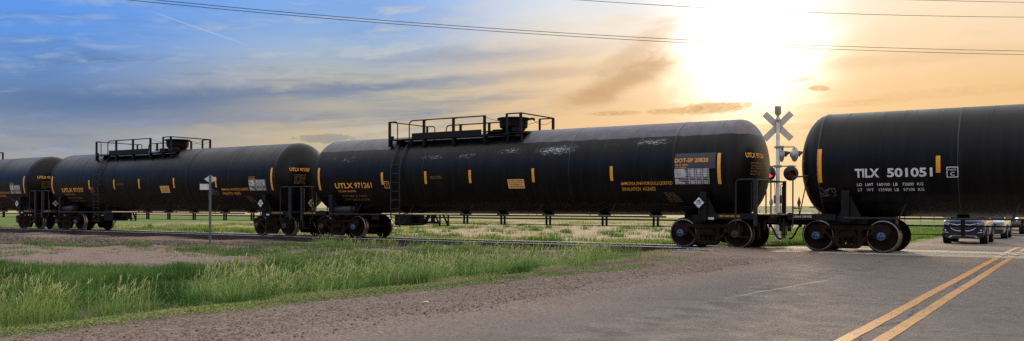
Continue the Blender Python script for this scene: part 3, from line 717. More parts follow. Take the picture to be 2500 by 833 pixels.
# ------------------------------------------------------------------ tank cars
RT, ZC, HL, HD = 1.52, 2.53, 9.40, .76          # radius, axis height, half length, head depth
SEAMS = (-8.64, -5.95, -3.1, -.15, 2.75, 5.7, 8.64)
def tank_mesh(scuffs, seam_at):
    xs = []
    for i in range(15):
        a = math.pi / 2 * i / 14; xs.append((-HL + HD * (1 - math.sin(a)), RT * math.cos(a)) if False else (-(HL - HD) - HD * math.cos(a), RT * math.sin(a)))
    body = np.arange(-(HL - HD) + .12, HL - HD - .05, .12)
    xs += [(float(x), RT) for x in body]
    xs += [((HL - HD) + HD * math.sin(math.pi / 2 * i / 14), RT * math.cos(math.pi / 2 * i / 14)) for i in range(15)]
    for s in seam_at: xs += [(s - .022, RT), (s - .012, RT + .007), (s + .012, RT + .007), (s + .022, RT)]
    xs = sorted(xs); n = 112; A = np.arange(n) * 2 * np.pi / n
    V = np.array([(x, -r * math.cos(a), r * math.sin(a)) for x, r in xs for a in A]); k = np.arange(len(xs) * n).reshape(len(xs), n)
    q = np.stack([k[:-1], k[1:], np.roll(k, -1, 1)[1:], np.roll(k, -1, 1)[:-1]], -1).reshape(-1, 4)
    me = arrays_mesh('tank', V, q, smooth=True)
    mid = np.array([(xs[i][0] + xs[i + 1][0]) / 2 for i in range(len(xs) - 1)]); wid = np.array([min(abs(m - s) for s in seam_at) < .016 if len(seam_at) else False for m in mid])
    me.polygons.foreach_set('material_index', np.repeat(wid.astype(np.int32), n))
    sc = np.zeros(len(V)); phi = np.degrees(np.arctan2(V[:, 2], -V[:, 1]))
    for (x0, p0, wx, wp, am) in scuffs: sc = np.maximum(sc, am * np.exp(-((V[:, 0] - x0 - (phi - p0) * .012) / wx) ** 4 - ((phi - p0) / wp) ** 2))
    a = me.attributes.new('scuff', 'FLOAT', 'POINT'); a.data.foreach_set('value', sc.astype(np.float32)); return me

def on_tank(s_list, off=.006):
    """map (x, arc height from axis) points to the near flank, in car coordinates"""
    out = []
    for p in s_list:
        a = p[1] / RT; out.append((p[0], -(RT + off) * math.cos(a), ZC + (RT + off) * math.sin(a)))
    return out
def arc(z): return RT * math.asin(max(-1, min(1, (z - ZC) / RT)))
def flank_text(name, s, x0, x1, z0, z1, mat, parent, bold=.0, off=.006):
    a0, a1 = arc(z0), arc(z1); vs, fs = flat_text(s, x1 - x0, a1 - a0, bold, .05)
    mb = MB(); mb.add(on_tank([(x0 + v.x, a0 + v.y) for v in vs], off), fs); return put(name, mb, mat, parent)
def patch(mb, x0, x1, z0, z1, off=.005, mi=0):
    a0, a1 = arc(z0), arc(z1); k = max(1, int((a1 - a0) / .06)); pts = []
    for i in range(k + 1):
        a = a0 + (a1 - a0) * i / k; pts += on_tank([(x0, a), (x1, a)], off)
    mb.add(pts, [(2 * i, 2 * i + 1, 2 * i + 3, 2 * i + 2) for i in range(k)], True, mi); return mb
def head_text(s, y0, y1, z0, z1, mat, parent, bold=0.0, name='reporting_mark'):
    vs, fs = flat_text(s, y1 - y0, z1 - z0, bold, .08); out = []
    for v in vs:
        y, z = y0 + v.x, z0 + v.y - ZC; r = min(1, math.hypot(y, z) / RT); out.append((HL - HD + (HD + .012) * math.sqrt(max(0, 1 - r * r)) + .004, y * 1.004, ZC + z * 1.004))
    mb = MB(); mb.add(out, fs); return put(name, mb, mat, parent)

# shared meshes of the running gear and fittings
G = {}
def build_gear():
    # wheel, axis along y; outer face towards -y
    prof = [(.0, .06), (.10, .06), (.115, .03), (.14, .0), (.27, .035), (.36, .018), (.395, -.006), (.41, -.012), (.438, -.012), (.450, .004), (.457, .02), (.462, .095), (.492, .115), (.490, .135), (.45, .142), (.40, .13), (.36, .10), (.14, .12), (.12, .16), (.0, .16)]
    mis = [0] * (len(prof) - 1)
    for i in (7, 8, 9, 10, 11, 12): mis[i] = 1
    G['wheel'] = MB().lathe(prof, (0, 0, 0), (0, 1, 0), 56, mis=mis).mesh('wheel')
    # side frame: holed plate with bevel, via a 2D curve
    cu = bpy.data.curves.new('tmp', 'CURVE'); cu.dimensions = '2D'; cu.fill_mode = 'BOTH'; cu.extrude = .055; cu.bevel_depth = .022; cu.bevel_resolution = 2
    half = [(0, .74), (.30, .735), (.55, .725), (.70, .745), (.90, .755), (1.03, .74), (1.10, .70), (1.10, .56), (1.06, .50), (1.045, .40), (1.02, .40), (1.00, .54), (.90, .575), (.79, .55), (.77, .40), (.70, .40), (.685, .50), (.60, .52), (.30, .16), (.24, .12), (0, .12)]
    outer = half + [(-x, z) for x, z in half[::-1][1:-1]]
    holes = [[(.36, .66), (.62, .66), (.66, .63), (.62, .57), (.46, .40), (.40, .37), (.345, .44)], None, [(-.27, .64), (.27, .64), (.27, .20), (-.27, .20)]]
    holes[1] = [(-x, z) for x, z in holes[0][::-1]]
    for loop in [outer] + holes:
        sp = cu.splines.new('POLY'); sp.points.add(len(loop) - 1); sp.use_cyclic_u = True
        for p, c in zip(sp.points, loop): p.co = (c[0], c[1], 0, 1)
    me = curve_mesh(cu); me.transform(Matrix.Rotation(R(90), 4, 'X')); G['frame'] = me; me.name = 'side_frame'
    # spring nest + bolster end + wedges seen in the window
    mb = MB()
    for sx in (-.16, 0, .16):
        pts = [(sx + .058 * math.cos(t * 2 * math.pi), .058 * math.sin(t * 2 * math.pi), .20 + .205 * t / 6) for t in np.linspace(0, 6, 73)]; mb.tube(pts, .015, 6)
        mb.cyl((sx, 0, .19), (sx, 0, .41), .030, 8)
    mb.box((0, 0, .175), (.54, .2, .03)); G['springs'] = mb.mesh('spring_set')
    mb = MB(); mb.box((0, 0, .52), (.42, .24, .14), bev=.02); mb.box((0, 0, .43), (.52, .2, .035)); mb.prism([(-.25, .43), (-.16, .43), (-.2, .58)], -.09, .09); mb.prism([(.25, .43), (.16, .43), (.2, .58)], -.09, .09)
    G['bolster_end'] = mb.mesh('bolster_end')
    cap = MB().lathe([(.0, -.012), (.035, -.012), (.04, -.004), (.095, .0), (.112, .012), (.118, .03), (.118, .10), (.10, .13), (.10, .22), (0, .22)], (0, 0, 0), (0, 1, 0), 24)
    cap.prism([(-.075, -.045), (.075, -.045), (0, .085)], -.008, .004, mi=1)
    for k in range(3):
        a = math.pi / 2 + k * 2 * math.pi / 3; cap.cyl((.062 * math.cos(a), -.02, .062 * math.sin(a)), (.062 * math.cos(a), .01, .062 * math.sin(a)), .016, 6, 1)
    G['cap'] = cap.mesh('bearing_cap')
    mb = MB(); mb.prism([(-.13, .0), (.13, .0), (.15, .10), (.10, .15), (-.10, .15), (-.15, .10)], -.1, .1); G['adapter'] = mb.mesh('bearing_adapter')
    # bolster with both axles
    mb = MB(); mb.box((0, 0, .56), (.36, 2.1, .26), bev=.03); mb.box((0, 0, .74), (.5, .5, .14), bev=.02)
    for s in (-.889, .889):
        mb.cyl((s, -1.0, .457), (s, 1.0, .457), .085, 16); mb.bar((s * .62, -.8, .42), (s * .62, .8, .42), .1, .16)
        for y in (-.76, .76): mb.box((s * .47, y, .44), (.07, .11, .34))
    mb.bar((-.7, 0, .34), (.7, 0, .40), .06, .08); G['bolster'] = mb.mesh('bogie')
    # end sill: stub sill, platform, step
    mb = MB(); mb.box((8.35, 0, .89), (3.1, .42, .30)); mb.box((9.35, 0, 1.045), (1.05, 2.9, .05)); mb.box((9.84, 0, .93), (.06, 2.2, .26))
    mb.box((8.83, -1.44, 1.0), (1.35, .05, .17)); mb.box((8.83, 1.44, 1.0), (1.35, .05, .17)); mb.box((7.91, 0, .95), (.5, 2.75, .16), bev=.03)
    mb.prism([(7.4, .80), (8.1, .80), (8.1, 1.02), (7.4, 1.02)], -1.0, 1.0)
    for s in (-1, 1):
        mb.prism([(7.66, 1.0), (8.16, 1.0), (8.02, 1.35), (7.98, 1.75), (7.80, 1.75), (7.77, 1.4)], s * 1.16, s * 1.20)
    G['sill'] = mb.mesh('end_sill')
    mb = MB()
    mb.box((7.91, -1.36, 1.30), (.22, .22, .90), bev=.02); mb.prism([(8.02, .95), (8.36, .95), (8.02, 1.62)], -1.36, -1.33)
    G['saddle'] = mb.mesh('saddle_bracket')
    # coupler and hose
    mb = MB(); mb.box((9.72, 0, .84), (.36, .17, .17), bev=.02); mb.box((9.90, .03, .84), (.20, .30, .30), bev=.06); mb.box((9.96, -.12, .84), (.16, .13, .26), bev=.05); mb.box((9.86, 0, 1.04), (.13, .16, .14), bev=.03); mb.box((9.88, .0, .62), (.11, .12, .18), bev=.03); G['coupler'] = mb.mesh('coupler')
    mb = MB(); pts = [(9.66, -.33, .70), (9.74, -.35, .60), (9.80, -.34, .46), (9.86, -.32, .35), (9.94, -.30, .30)]; mb.tube(pts, .028, 8); mb.cyl((9.60, -.33, .72), (9.68, -.33, .69), .045, 10); mb.box((9.93, -.30, .31), (.09, .05, .06)); G['hose'] = mb.mesh('air_hose')
    mb = MB(); mb.tube([(9.88, -.2, 1.0), (9.80, -.6, .97), (9.78, -1.25, .86), (9.78, -1.33, .60)], .014, 6); mb.tube([(9.78, -.9, .62), (9.62, -.9, .62), (9.62, -.9, .88)], .012, 6); G['lever'] = mb.mesh('uncoupling_lever')
    # end handrail, B end kind
    def arcpts(pts, r=.12, n=5):
        pts = [Vector(p) for p in pts]; out = [pts[0]]
        for i in range(1, len(pts) - 1):
            a, b, c = pts[i - 1], pts[i], pts[i + 1]; d1 = (a - b).normalized(); d2 = (c - b).normalized(); rr = min(r, (a - b).length * .45, (c - b).length * .45)
            p1, p2 = b + d1 * rr, b + d2 * rr
            for k in range(n + 1): t = k / n; out.append(p1 * (1 - t) ** 2 + b * 2 * t * (1 - t) + p2 * t * t)
        return out + [pts[-1]]
    G['arcpts'] = arcpts
    mb = MB()
    for s in (-1, 1):
        mb.tube(arcpts([(8.95, s * 1.46, .76), (8.95, s * 1.46, 2.10), (9.55, s * 1.46, 2.10)]), .024, 8)
        mb.box((9.55, s * 1.46, 1.42), (.11, .07, 1.42)); mb.tube(arcpts([(9.43, s * 1.46, .98), (9.43, s * 1.46, 2.02), (9.53, s * 1.46, 2.02)], .06), .014, 6)
        mb.tube([(9.62, s * 1.46, .92), (9.62, s * 1.46, .36), (9.62, s * 1.28, .36), (9.62, s * 1.28, .8)], .016, 6)
        mb.tube([(9.05, s * 1.47, .80), (9.05, s * 1.47, .38), (9.5, s * 1.47, .38), (9.5, s * 1.47, .8)], .014, 6)
    mb.tube([(9.55, -1.46, 2.10), (9.56, 0, 2.10), (9.55, 1.46, 2.10)], .022, 8); mb.tube([(9.56, 0, 2.10), (9.56, 0, 1.05)], .022, 8)
    G['handrail'] = mb.mesh('handrail')
    mb = MB()
    for s in (-1, 1): mb.tube(arcpts([(9.36, s * 1.46, .70), (9.36, s * 1.46, 2.15), (8.92, s * 1.46, 2.17)], .09), .022, 8); mb.tube([(8.95, s * 1.46, 2.12), (9.16, s * 1.46, 1.08)], .018, 6); mb.tube([(9.36, s * 1.46, .7), (9.62, s * 1.46, .7), (9.62, s * 1.46, .95)], .015, 6)
    G['handrail_plain'] = mb.mesh('handrail')
    # placard stand
    mb = MB(); d = .165; mb.prism([(0, -d), (d, 0), (0, d), (-d, 0)], -.006, .006); G['placard'] = mb.mesh('placard')
    mb = MB(); b = [(0, -d * 1.16), (d * 1.16, 0), (0, d * 1.16), (-d * 1.16, 0)]; mb.prism(b, .008, .016); mb.box((0, .012, -.3), (.03, .02, .35)); G['holder'] = mb.mesh('placard_holder')
    # manway housing
    mb = MB().lathe([(0, 3.98), (.40, 3.98), (.40, 4.10), (.44, 4.12), (.44, 4.17), (.50, 4.19), (.52, 4.24), (.53, 4.46), (.56, 4.50)], (0, 0, 0), (0, 0, 1), 36); mb.box((.45, -.45, 4.09), (.3, .25, .14)); mb.box((-.35, -.5, 4.05), (.35, .25, .12)); G['dome'] = mb.mesh('manway_housing')
    mb = MB().lathe([(.0, 4.49), (.60, 4.50), (.62, 4.515), (.62, 4.54), (.58, 4.56), (.2, 4.585), (0, 4.59)], (0, 0, 0), (0, 0, 1), 36); mb.prism([(.55, 4.50), (.86, 4.53), (.90, 4.48), (.88, 4.42), (.82, 4.47), (.6, 4.44)], -.06, .06); mb.prism([(-.55, 4.52), (-.68, 4.55), (-.70, 4.49), (-.55, 4.48)], -.05, .05); G['lid'] = mb.mesh('manway_lid')
    # top walkway: deck + toe boards, rail separately
    mb = MB(); 
    mb.box((-2.2, -1.0, 3.86), (5.6, .42, .035)); mb.box((-2.2, .95, 3.86), (5.6, .42, .035)); mb.box((.75, -1.0, 3.90), (.75, .40, .035)); mb.box((.75, .95, 3.90), (.75, .4, .035)); mb.box((1.0, 0, 3.92), (.3, 2.3, .03)); mb.box((-4.8, 0, 3.86), (.4, 2.3, .03)); mb.box((-.75, 0, 4.06), (.5, 1.2, .03))
    for s in (-1, 1): mb.box((-2.25, s * 1.19, 3.98), (3.25, .03, .20)); mb.box((-4.9, s * 1.19, 3.93), (.22, .03, .16))
    for x in (-5.0, -4.0, -3.3, -1.9, -.5, .44, 1.03):
        for s in (-1, 1): mb.box((x + .05, s * 1.12, 3.72), (.05, .07, .34)); mb.bar((x + .05, s * 1.1, 3.6), (x + .05, s * .7, 3.85), .04)
    G['walk'] = mb.mesh('walkway')
    mb = MB(); H = 4.57
    for s in (-1, 1):
        for x in (-5.02, -3.31, -1.91, -.50): mb.box((x, s * 1.16, 4.09), (.085, .075, .98)) if not (x < -5 and s > 0) else None
        mb.tube(arcpts([(-5.02, s * 1.16, H), (-4.62, s * 1.16, H), (-4.62, s * 1.16, 3.87)], .14), .022, 8)
        mb.tube(arcpts([(-4.03, s * 1.16, 3.87), (-4.03, s * 1.16, H), (-.46, s * 1.16, H)], .18), .024, 8)
        mb.box((.44, s * 1.12, 4.19), (.065, .065, .80)); mb.box((1.03, s * 1.12, 4.19), (.085, .075, .80)); mb.tube([(.42, s * 1.12, H + .02), (1.05, s * 1.12, H + .02)], .024, 8)
        ch = [(-.48 + .9 * t, s * 1.12 * (1 - .2 * math.sin(math.pi * t)), H - .05 - .13 * math.sin(math.pi * t)) for t in np.linspace(0, 1, 9)]; mb.tube(ch, .008, 5)
        mb.box((-3.28, s * 1.14, H - .005), (.20, .06, .05)); mb.box((-1.88, s * 1.14, H - .005), (.20, .06, .05))
    mb.tube([(-5.02, -1.16, H), (-5.02, 1.16, H)], .022, 8); mb.box((-5.02, 1.16, 4.2), (.07, .06, .75)); mb.tube([(1.05, -1.12, H + .02), (1.05, 1.12, H + .02)], .024, 8)
    ch = [(.55 + .45 * t, .5 + .6 * t, H - .08 - .15 * math.sin(math.pi * t)) for t in np.linspace(0, 1, 8)]; mb.tube(ch, .008, 5)
    G['railing'] = mb.mesh('walkway_railing')
    # side ladder following the tank flank
    mb = MB()
    for x in (-4.57, -4.13):
        pts = [(x, -1.60, .50), (x, -1.60, 1.4), (x, -1.62, 2.3), (x, -1.60, 2.75)] + [(x, -1.60 * math.cos(a), ZC + 1.60 * math.sin(a)) for a in np.linspace(.2, .86, 9)]
        for a, b in zip(pts[:-1], pts[1:]): mb.bar(a, b, .05, .022)
    for k in range(11):
        z = .52 + .335 * k; y = -1.60 if z < 2.7 else -1.60 * math.cos(math.asin(min(1, (z - ZC) / 1.60))); mb.cyl((-4.57, y, z), (-4.13, y, z), .013, 6)
    mb.tube([(-4.57, -1.6, .9), (-3.5, -1.0, 1.14)], .012, 6); mb.tube([(-4.13, -1.6, .55), (-3.72, -1.3, 1.05)], .012, 6); mb.tube([(-4.57, -1.6, .52), (-4.0, -1.2, 1.05)], .012, 6)
    G['ladder'] = mb.mesh('ladder')
    # running pipe rail along the lower flank + brake rodding slung below
    mb = MB(); mb.tube([(-7.95, -1.47, .97), (6.7, -1.47, .965)], .026, 8)
    for x in (-6.5, -3.8, -1.0, 1.9, 4.7): mb.bar((x, -1.47, .96), (x + .16, -1.36, 1.36), .045, .02)
    G['side_pipe'] = mb.mesh('side_pipe')
    mb = MB(); mb.tube([(-5.2, -.28, .86), (6.9, -.28, .845)], .024, 8); mb.tube([(-5.0, -.30, .635), (7.0, -.30, .64)], .012, 6)
    for x in (-2.05, -.35, 1.6, 3.85, 5.75):
        for dx in (0, .15): mb.box((x + dx, -.29, .80), (.065, .05, .36))
        mb.box((x + .075, -.29, 1.0), (.34, .3, .03))
    for x in (-3.05, -2.65):
        mb.bar((x - .25, -.5, .98), (x, -.5, .55), .05); mb.bar((x, -.5, .98), (x, -.5, .55), .05)
    mb.bar((-3.05, -.5, .55), (-2.65, -.5, .55), .025); mb.cyl((-3.9, -.3, .66), (-3.25, -.3, .66), .045, 8); mb.box((-3.55, -.3, .80), (.12, .12, .35)); mb.bar((-3.75, -.3, .95), (-3.95, -.3, .62), .10)
    mb.box((-4.8, -.2, .74), (.85, .9, .42), bev=.05); mb.cyl((-4.35, -.3, .74), (-3.9, -.3, .70), .10, 10)
    G['rigging'] = mb.mesh('brake_rigging')
    mb = MB(); mb.tube([(-7.0, -.28, .76), (7.0, -.28, .76)], .022, 8); mb.tube([(-7.0, -.30, .52), (7.0, -.30, .52)], .012, 6)
    for x in (-5.06, -1.4, 2.2, 5.4): mb.box((x, -.29, .72), (.11, .06, .46)); mb.box((x, -.2, 1.0), (.3, .3, .03))
    mb.box((3.8, 0, .74), (.9, .9, .42), bev=.05); G['rigging_plain'] = mb.mesh('brake_rigging')
    mb = MB().lathe([(0, 0), (.10, .0), (.155, .03), (.168, .08), (.168, .97), (.155, 1.02), (.10, 1.05), (0, 1.05)], (-7.95, -1.24, 1.13), (1, 0, 0), 24); mb.box((-7.6, -1.2, .98), (.06, .3, .2)); mb.box((-7.2, -1.2, .98), (.06, .3, .2)); mb.box((-6.78, -1.22, 1.2), (.10, .2, .18)); mb.tube([(-6.8, -1.22, 1.25), (-6.6, -1.3, 1.32), (-6.55, -1.42, 1.38)], .02, 6)
    G['reservoir'] = mb.mesh('air_reservoir')
build_gear()

def add_placard(root, loc, rz, num=True):
    o = put('placard', G['placard'], 'placard', root, loc, (0, 0, rz)); put('placard_holder', G['holder'], 'steel_black', o)
    vs, fs = flat_text('1005', .17, .075, .01); mb = MB(); mb.add([(v.x - .085, -.0095, v.y - .0375) for v in vs], fs); put('placard_number', mb, 'dark', o)
    vs, fs = flat_text('2', .03, .05, .01); mb = MB(); mb.add([(v.x - .015, -.0095, v.y - .125) for v in vs], fs)
    mb.add([(-.055, -.0095, .062), (.055, -.0095, .062), (.02, -.0095, .098), (-.01, -.0095, .085), (-.035, -.0095, .09)], [(0, 1, 2, 3, 4)])
    for z in (.052, -.052): mb.add([(-.112, -.0092, z - .006), (.112, -.0092, z - .006), (.112, -.0092, z + .004), (-.112, -.0092, z + .004)], [(0, 1, 2, 3)])
    put('placard_symbol', mb, 'dark', o)

def add_bogie(root, x, caps):
    b = put('bogie', G['bolster'], 'truck', root, (x, 0, 0))
    for s in (-1, 1):
        put('side_frame', G['frame'], 'truck', b, (0, s * 1.0, 0)); put('spring_set', G['springs'], 'truck', b, (0, s * .99, 0)); put('bolster_end', G['bolster_end'], 'truck', b, (0, s * 1.0, 0))
        for e in (-.889, .889):
            put('wheel', G['wheel'], ['wheel', 'tread'], b, (e, s * .84, .457), (0, 0, 0 if s < 0 else math.pi))
            me = G['cap']
            if s < 0 and caps[0 if e < 0 else 1] != 'cap_blue': me = G.setdefault('cap_b', G['cap'].copy()); 
            put('bearing_cap', me, [caps[0 if e < 0 else 1] if s < 0 else 'cap_blue', 'dark'], b, (e, s * 1.145, .457), (0, 0, 0 if s < 0 else math.pi))
            put('bearing_adapter', G['adapter'], 'truck', b, (e, s * 1.0, .50))

def add_panel(root, x0, x1, z0, z1):
    """stencilled inspection table: pale ground, dark cells, cell text as dark bars"""
    mb = MB(); patch(mb, x0, x1, z0, z1, .004); o = put('data_panel', mb, 'panel_white', root); mb = MB(); rows = 9; rng = random.Random(5)
    W, Hh = x1 - x0, z1 - z0
    cols = [0, .42, .62, .80, 1.0]
    for r in range(rows):
        zt = z1 - Hh * (r + .16) / rows; zb = z1 - Hh * (r + .78) / rows
        for c in range(4):
            a, b = cols[c] + .012, cols[c + 1] - .012
            if r in (5,): segs = [(a, b)]
            elif c == 0: segs = [(a + (b - a) * rng.uniform(.45, .92), b)]
            else: segs = [(a, a + (b - a) * .2), (b - (b - a) * .22, b)]
            if r == 6: segs = [(a + (.1 if c == 0 else 0), b)]
            for p, q in segs: patch(mb, x0 + W * p, x0 + W * q, zb, zt, .007)
    put('panel_cell_block', mb, 'dark', o)
    mb = MB()
    for c in range(4):
        for r in range(rows):
            if r in (5, 6): continue
            a, b = cols[c] + .02, cols[c + 1] - .02
            vs, fs = flat_text(rng.choice(['TANK', 'TEST', 'DUE', '2018', '2028', 'QUAL', 'THICK', 'LINER']), W * (b - a) * .5, Hh / rows * .4); z = arc(z1 - Hh * (r + .7) / rows)
            mb.add(on_tank([(x0 + W * (a + (b - a) * (.02 if c == 0 else .28)) + v.x, z + v.y) for v in vs], .0075), fs)
    put('panel_writing', mb, 'panel_gray', o); return o

def add_strip(root, x, z0, z1, w=.105, mat='strip'):
    mb = MB(); patch(mb, x - w / 2, x + w / 2, z0, z1, .005); put('reflective_strip', mb, mat, root)

def scribble(root, x, z, w, h, seed, name='chalk_tag'):
    rng = random.Random(seed); mb = MB()
    for k in range(9):
        px, pz_ = x + rng.uniform(0, w), arc(z) + rng.uniform(0, h); pts = [(px, pz_)]; a = rng.uniform(0, 6.28)
        for i in range(8):
            a += rng.uniform(-1.1, 1.1); px = min(x + w, max(x, px + math.cos(a) * w * .12)); pz_ = min(arc(z) + h, max(arc(z), pz_ + math.sin(a) * h * .28)); pts.append((px, pz_))
        for p, q in zip(pts[:-1], pts[1:]):
            d = Vector((q[0] - p[0], q[1] - p[1])); 
            if d.length < 1e-4: continue
            nrm = Vector((-d.y, d.x)).normalized() * .006
            mb.add(on_tank([(p[0] + nrm.x, p[1] + nrm.y), (q[0] + nrm.x, q[1] + nrm.y), (q[0] - nrm.x, q[1] - nrm.y), (p[0] - nrm.x, p[1] - nrm.y)], .005), [(0, 1, 2, 3)])
    put(name, mb, 'chalk', root)

def base_car(X, label, tank, tank_mats, plain_ends=False, caps=None, walkway=True):
    t = tag(empty('tank_car', (X, YC, 0)), label, 'tank car', 'black tank cars of the train')
    o = put('tank', tank, None, t, (0, 0, ZC))
    if len(tank.materials) == 0:
        for m in tank_mats: tank.materials.append(M[m])
    for s in (1, -1): put('end_sill', G['sill'], 'steel_black', t, (0, 0, 0), (0, 0, 0 if s > 0 else math.pi)); [put('saddle_bracket', G['saddle'], 'steel_black', t, (q, 0, 0), (0, 0, z)) for q, z in ((0 if s > 0 else -15.82, 0), (0 if s < 0 else 15.82, math.pi))]
    for s in (1, -1):
        rz = 0 if s > 0 else math.pi
        c = put('coupler', G['coupler'], 'coupler', t, rot=(0, 0, rz)); put('air_hose', G['hose'], 'dark', c); put('uncoupling_lever', G['lever'], 'grey_rail', t, rot=(0, 0, rz))
        put('handrail', G['handrail_plain' if plain_ends else 'handrail'], 'grey_rail', t, rot=(0, 0, rz))
    add_bogie(t, -7.912, caps[:2]); add_bogie(t, 7.912, caps[2:])
    put('side_pipe', G['side_pipe'], 'grey_rail', t); put('brake_rigging', G['rigging_plain' if plain_ends else 'rigging'], 'steel_black', t)
    if walkway:
        rz = math.pi if plain_ends else 0
        w = put('walkway', G['walk'], 'steel_black', t, rot=(0, 0, rz)); put('walkway_railing', G['railing'], 'steel_black', w)
        d = put('manway_housing', G['dome'], 'steel_black', t); put('manway_lid', G['lid'], 'steel_black', d)
        put('ladder', G['ladder'], 'grey_rail', t, rot=(0, 0, rz)); put('air_reservoir', G['reservoir'], 'grey_rail', t, rot=(0, 0, rz))
    return t

def utlx(X, num, label, tank, mats, caps, full=False, graffiti=False):
    t = base_car(X, label, tank, mats, False, caps)
    o = 'let_orange'; d = 'let_dim'
    flank_text('reporting_mark', 'UTLX', -7.65, -6.69, 2.005, 2.215, o, t, .03); flank_text('car_number', num, -6.60, -5.68, 2.005, 2.225, o, t, .018)
    flank_text('slogan_lettering', 'THE TANK CAR PEOPLE', -7.55, -6.59, 1.855, 1.925, o if full else d, t, .01)
    flank_text('load_limit_lettering', 'LD LMT 154600  LB  70 230 KG', -7.43, -6.10, 1.665, 1.735, d, t); flank_text('light_weight_lettering', 'LT WT 121200  LB  55 000 KG', -7.37, -6.02, 1.525, 1.595, d, t)
    # plate C symbol: frame of four bars and two words
    mb = MB(); a, b, c_, e = -5.03, -4.77, 1.99, 2.25
    for q in ((a, a + .02, c_, e), (b - .02, b, c_, e), (a, b, c_, c_ + .02), (a, b, e - .02, e)): patch(mb, *q, off=.006)
    p = put('plate_symbol', mb, d if not full else 'chem', t); flank_text('plate_lettering', 'PLATE', a + .05, b - .05, 2.165, 2.205, o, p, .01); flank_text('plate_letter', 'C', a + .09, b - .09, 2.05, 2.14, 'chem', p, .01)
    for x in (-5.10, -2.95, -.90, 1.79, 4.80): add_strip(t, x, 2.13, 2.60)
    add_strip(t, -8.52, 1.95, 2.85); add_strip(t, 8.44, 1.98, 2.92)
    flank_text('valve_lettering', 'SAFETY VALVE TESTED', -2.72, -2.2, 2.375, 2.41, d, t); flank_text('valve_lettering', 'SEE PLATE ON HOUSING', -2.72, -2.15, 2.32, 2.355, d, t)
    mb = MB(); patch(mb, .72, 1.40, 1.92, 2.24, .005); ch = put('emergency_panel', mb, 'chem', t)
    for i, s in enumerate(('FOR CHEMICAL EMERGENCY', 'SPILL, LEAK, EXPOSURE,', 'OR ACCIDENT CALL', 'CHEMTREC 800-424-9300')): flank_text('emergency_lettering', s, .76 + (.06 if i == 2 else 0), 1.36 - (.06 if i == 2 else 0), 2.17 - .068 * i, 2.213 - .068 * i, 'trim', ch, .0, .009)
    flank_text('hazard_lettering', 'AMMONIA,ANHYDROUS,LIQUEFIED', 5.10, 6.90, 1.965, 2.085, o, t, .004); flank_text('hazard_lettering', 'INHALATION  HAZARD', 5.13, 6.30, 1.80, 1.915, o, t, .004)
    for i, s in enumerate(('SFTY VALVE', 'TESTED 02-2018', 'TANK   300 PSI', 'BUILT 08-1998', 'CAPY 33500 GAL')): flank_text('test_lettering', s, 6.55 + .03 * i, 6.9 + .05 * i, 1.70 - .062 * i, 1.735 - .062 * i, d, t)
    if full:
        mb = MB(); patch(mb, 7.01, 8.33, 2.46, 2.94, .004); put('painted_patch', mb, 'panel_gray', t)
        flank_text('permit_lettering', 'DOT-SP 20820', 7.01, 8.10, 2.655, 2.785, o, t, .02, .008); flank_text('permit_lettering', 'FRA-SP 200002', 7.02, 7.45, 2.555, 2.605, o, t, .012, .008); flank_text('permit_lettering', 'DOT112J500W', 7.02, 7.40, 2.475, 2.525, o, t, .012, .008)
        add_panel(t, 7.0, 8.12, 1.99, 2.46)
    else:
        flank_text('permit_lettering', 'DOT112J500W', 7.02, 7.40, 2.52, 2.57, o, t, .012); flank_text('permit_lettering', 'DOT-SP 20820', 7.02, 7.40, 2.45, 2.50, o, t, .012); add_panel(t, 7.0, 8.05, 1.97, 2.43)
    mk = head_text('UTLX ' + num, -1.12, -.22, 2.78, 2.93, 'let_orange', t, .02); mk['label'] = 'reporting mark repeated on the tank end'
    for i, s in enumerate(('CAPY 126850 LB', 'CAPY 57537 KG', 'DOT 112J500W', 'UTLX', 'BUILT 1998')): head_text(s, -.95, -.45, 2.60 - .085 * i, 2.645 - .085 * i, 'let_dim', t, 0, 'test_lettering')
    for i, s in enumerate(('2 INCH TREAD COND. SHOES',)):
        vs, fs = flat_text(s, .66, .06, .005)
        for x in (8.42, -9.42):
            mb = MB(); mb.add([(x + v.x, -1.4675, .975 + v.y) for v in vs], fs); put('sill_lettering', mb, 'let_orange', t)
    add_placard(t, (7.82, -1.56, 1.41), 0); add_placard(t, (9.72, -.45, 1.42), R(90)); add_placard(t, (-9.72, .45, 1.42), R(-90))
    mb = MB(); mb.box((8.18, -1.475, .93), (.18, .012, .07)); put('sill_label', mb, 'panel_white', t)
    if graffiti: scribble(t, 4.35, 1.80, .5, .28, 4)
    return t

SC2 = [(-8.0, 27, .45, 6, .72), (-7.0, 24, .55, 8, .76), (-2.7, 23, .75, 8, .80), (-1.2, 23, .55, 8, .84), (.75, 28, .75, 7, .88), (2.65, 27, 1.0, 11, 1.0), (4.55, 30, .8, 7, .55), (6.15, 33, .85, 8, .92), (8.1, 34, .3, 5, .35)]
tank_plain = tank_mesh([], SEAMS); tank_worn = tank_mesh(SC2, (-3.1, 3.2, 6.95)); tank_tilx = tank_mesh([], (-8.64, -5.05, -.4, 4.2))
BL, BR = 'cap_blue', 'cap_brown'
utlx(-18.01, '971261', 'black tank car numbered 971261 with white scuffs and a faded grey top', tank_worn, ('tank_worn', 'seam'), (BR, BL, BL, BR), True)
utlx(-37.80, '971307', 'plain black tank car numbered 971307 standing behind the blank signpost', tank_plain, ('tank', 'seam'), (BR, BL, BR, BR), False, True)
utlx(-57.60, '971284', 'black tank car cut off by the left picture edge, coupled behind car 971307', tank_plain, ('tank', 'seam'), (BR, BR, BR, BR))
tx = base_car(2.0, 'black tank car numbered 501051 in white letters, standing on the road crossing', tank_tilx, ('tank', 'seam_pale'), True, (BL, BL, BL, BL))
w_ = 'let_white'
